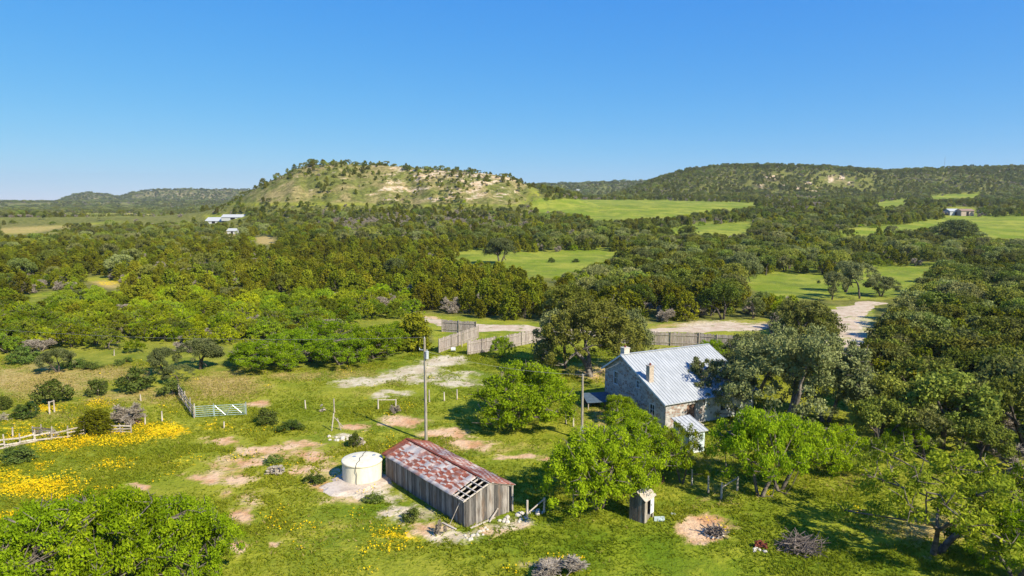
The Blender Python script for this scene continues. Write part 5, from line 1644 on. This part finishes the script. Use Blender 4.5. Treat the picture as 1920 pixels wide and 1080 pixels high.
# ------------------------------------------------------------------ dead wood, fire pit, odd things
def twig_pile(u, v, wpx, hpx, n, label, mat='purplewood', cat='brush pile', name='brush_pile', thick=.035, seed=0):
    rng = random.Random(seed); p = P(u, v); k = mpp(p); R = wpx * k / 2; h = hpx * k
    m = MB()
    for i in range(n):
        a = rng.random() * 6.28; r = R * rng.random() ** .6 * .8
        c = Vector((math.cos(a) * r, math.sin(a) * r * .8, h * .7 * rng.random() * (1 - (r / R) ** 2) + .05))
        d = Vector((rng.gauss(0, 1), rng.gauss(0, 1), rng.gauss(0, .38))).normalized() * rng.uniform(.3, .9) * R * .7
        q = c + d * .2 + Vector((rng.gauss(0, .06), rng.gauss(0, .06), rng.gauss(0, .06)))
        a1, b1 = c - d, c + d; a1.z = max(a1.z, .02); b1.z = max(b1.z, .02)
        s = thick * rng.uniform(.35, 1.2)
        m.tube(a1, q, s, s * .8, n=4, caps=False); m.tube(q, b1, s * .8, s * .4, n=4, caps=False)
    o = m.build(name, M[mat]); o.location = p; tag(o, label, cat)
twig_pile(1342, 1003, 48, 26, 70, 'heap of burnt grey sticks in the middle of the ring of bare soil', 'purplewood', 'fire pit', 'fire_pit', .05, 3)
twig_pile(1502, 1030, 88, 34, 190, 'wide dark brush pile in the grass at the lower right', 'purplewood', seed=4)
twig_pile(1425, 1026, 26, 16, 26, 'small rusty heap of scrap left of the wide brush pile', 'rust', 'scrap heap', 'scrap_heap', .09, 5)
twig_pile(518, 888, 36, 18, 26, 'stack of grey split logs on the bare soil', 'greywood', 'log pile', 'log_pile', .11, 6)
twig_pile(672, 834, 26, 26, 22, 'grey fallen trunk pieces beside the spiky bush behind the tank', 'greywood', 'log pile', 'log_pile', .12, 7)
twig_pile(604, 772, 12, 18, 16, 'twisted grey stump left of the upright post', 'greywood', 'stump', 'tree_stump', .09, 8)
twig_pile(102, 818, 22, 16, 34, 'tangle of bleached branches caught on the rail fence', 'greywood', seed=9)
twig_pile(8, 788, 22, 26, 40, 'grey dead branches at the left photo edge beside the meadow bush', 'greywood', seed=10)
twig_pile(258, 795, 18, 26, 40, 'reddish dry branches at the right side of the dead corral shrub', 'brownwood', seed=11)
twig_pile(1790, 770, 110, 60, 120, 'silvery dead branches tangled among the dark oaks at right', 'greywood', seed=12, thick=.05)
twig_pile(1660, 765, 60, 20, 30, 'pale fallen limbs lying under the dark right oaks', 'greywood', seed=13, thick=.09)
twig_pile(1230, 903, 34, 26, 90, 'reddish brown dry bush just behind the outhouse', 'brownwood', seed=14)
rng = random.Random(31)
for i in range(26):
    a = i / 26 * 6.283; c = P(1338, 1000)
    q = Vector((c.x + math.cos(a) * rng.uniform(.6, .8), c.y + math.sin(a) * rng.uniform(.6, .8), 0))
    rock(q, rng.uniform(.07, .13), 'small pale stone of the ring round the burnt sticks', 'stones of the fire ring', rng)
for i in range(16):
    q = P(640 + rng.uniform(-24, 24), 822 + rng.uniform(-5, 5))
    rock(q, rng.uniform(.1, .25), 'limestone lump in the low heap behind the tank', 'limestone heap behind the tank', rng)
for i in range(6):
    q = P(1425 + rng.uniform(-12, 14), 1030 + rng.uniform(-3, 5))
    rock(q, rng.uniform(.1, .2), 'white stone beside the rusty scrap heap', 'white stones by the scrap', rng)

def pump_box():
    a = P(1102, 768); rz = math.radians(10)
    t = thing('pump_shelter', 'low dark shelter with a bluish metal top in the shade by the house', 'shelter', a, rz)
    for x, y in ((.1, .1), (2.9, .1), (.1, 2.1), (2.9, 2.1)):
        m = MB(); m.box(x - .05, x + .05, y - .05, y + .05, -.1, .8 if y < 1 else 1.3); m.build('post', M['postwood'], t)
    m = MB(); m.hexa([(-.1, -.1, .8), (3.1, -.1, .8), (3.1, 2.3, 1.3), (-.1, 2.3, 1.3)], [(-.1, -.1, .84), (3.1, -.1, .84), (3.1, 2.3, 1.34), (-.1, 2.3, 1.34)]); m.build('roof', M['shademetal'], t)
    m = MB(); m.box(.0, 3.0, 2.12, 2.16, -.05, 1.25); m.build('back_wall', M['plank'], t)
pump_box()

# ------------------------------------------------------------------ far buildings
def barn(u, v, wpx, dep, h, rz, label, wall='metalwhite', roof='metalwhite', pitch=.18):
    p = P(u, v); W = wpx * mpp(p)
    t = thing('metal_barn', label, 'barn', (p.x - W / 2, p.y, p.z), rz)
    zr = h + dep / 2 * pitch * 2
    m = MB(); m.box(0, W, 0, dep, -1, h)
    m.add([(0, 0, h), (0, dep, h), (0, dep / 2, zr - .1), (W, 0, h), (W, dep, h), (W, dep / 2, zr - .1)], [(0, 2, 1), (3, 4, 5), (0, 3, 5, 2), (1, 2, 5, 4)])
    m.build('walls', M[wall], t)
    m = MB()
    for ya, yb in ((-.5, dep / 2), (dep + .5, dep / 2)):
        za = h - .5 * pitch * 2
        m.hexa([(-.4, ya, za), (W + .4, ya, za), (W + .4, yb, zr), (-.4, yb, zr)], [(-.4, ya, za + .12), (W + .4, ya, za + .12), (W + .4, yb, zr + .12), (-.4, yb, zr + .12)])
    m.build('roof', M[roof], t)
    m = MB(); m.box(W * .4, W * .6, -.06, 0, 0, h * .8); m.build('door', M['dark'], t)
barn(400, 419, 30, 16, 2.2, .05, 'leftmost white metal barn at the foot of the flat topped hill')
barn(436, 412, 42, 12, 2.2, .05, 'longer white metal barn right behind the leftmost one below the hill')
barn(435, 439, 18, 8, 2.4, .05, 'small white outbuilding in the trees in front of the two barns')
barn(1792, 404, 22, 10, 3.5, .0, 'white roofed house beyond the right hand field')
barn(1814, 405, 24, 8, 4.2, .0, 'brown sided building joined to the white roofed house beyond the field', 'tan', 'brownroof')
barn(1082, 358, 10, 10, 3, 0, 'tiny white building far off on the gap ridge')
p = P(1770, 322)
t = thing('radio_mast', 'thin lattice mast on the wooded skyline at right', 'mast', p)
m = MB(); m.tube((0, 0, 0), (0, 0, 26), .35, .2, n=6); m.build('tower', M['galv'], t)
m = MB(); m.bar((-.8, 0, 22), (.8, 0, 22), .2, .6); m.build('antenna', M['galv'], t)

# ------------------------------------------------------------------ the air
def haze():
    m, t, out = new_mat('thin haze')
    v = t.nodes.new('ShaderNodeVolumePrincipled')
    v.inputs['Color'].default_value = (0.84, 0.94, 1.0, 1)
    v.inputs['Density'].default_value = 0.000075
    v.inputs['Anisotropy'].default_value = 0.2
    t.links.new(v.outputs[0], out.inputs['Volume'])
    mb = MB(); mb.box(-7800, 7800, -7800, 7800, -60, 330)
    o = mb.build('haze', m)
    tag(o, 'thin blue air between the yard and the far hills', kind='stuff')
haze()
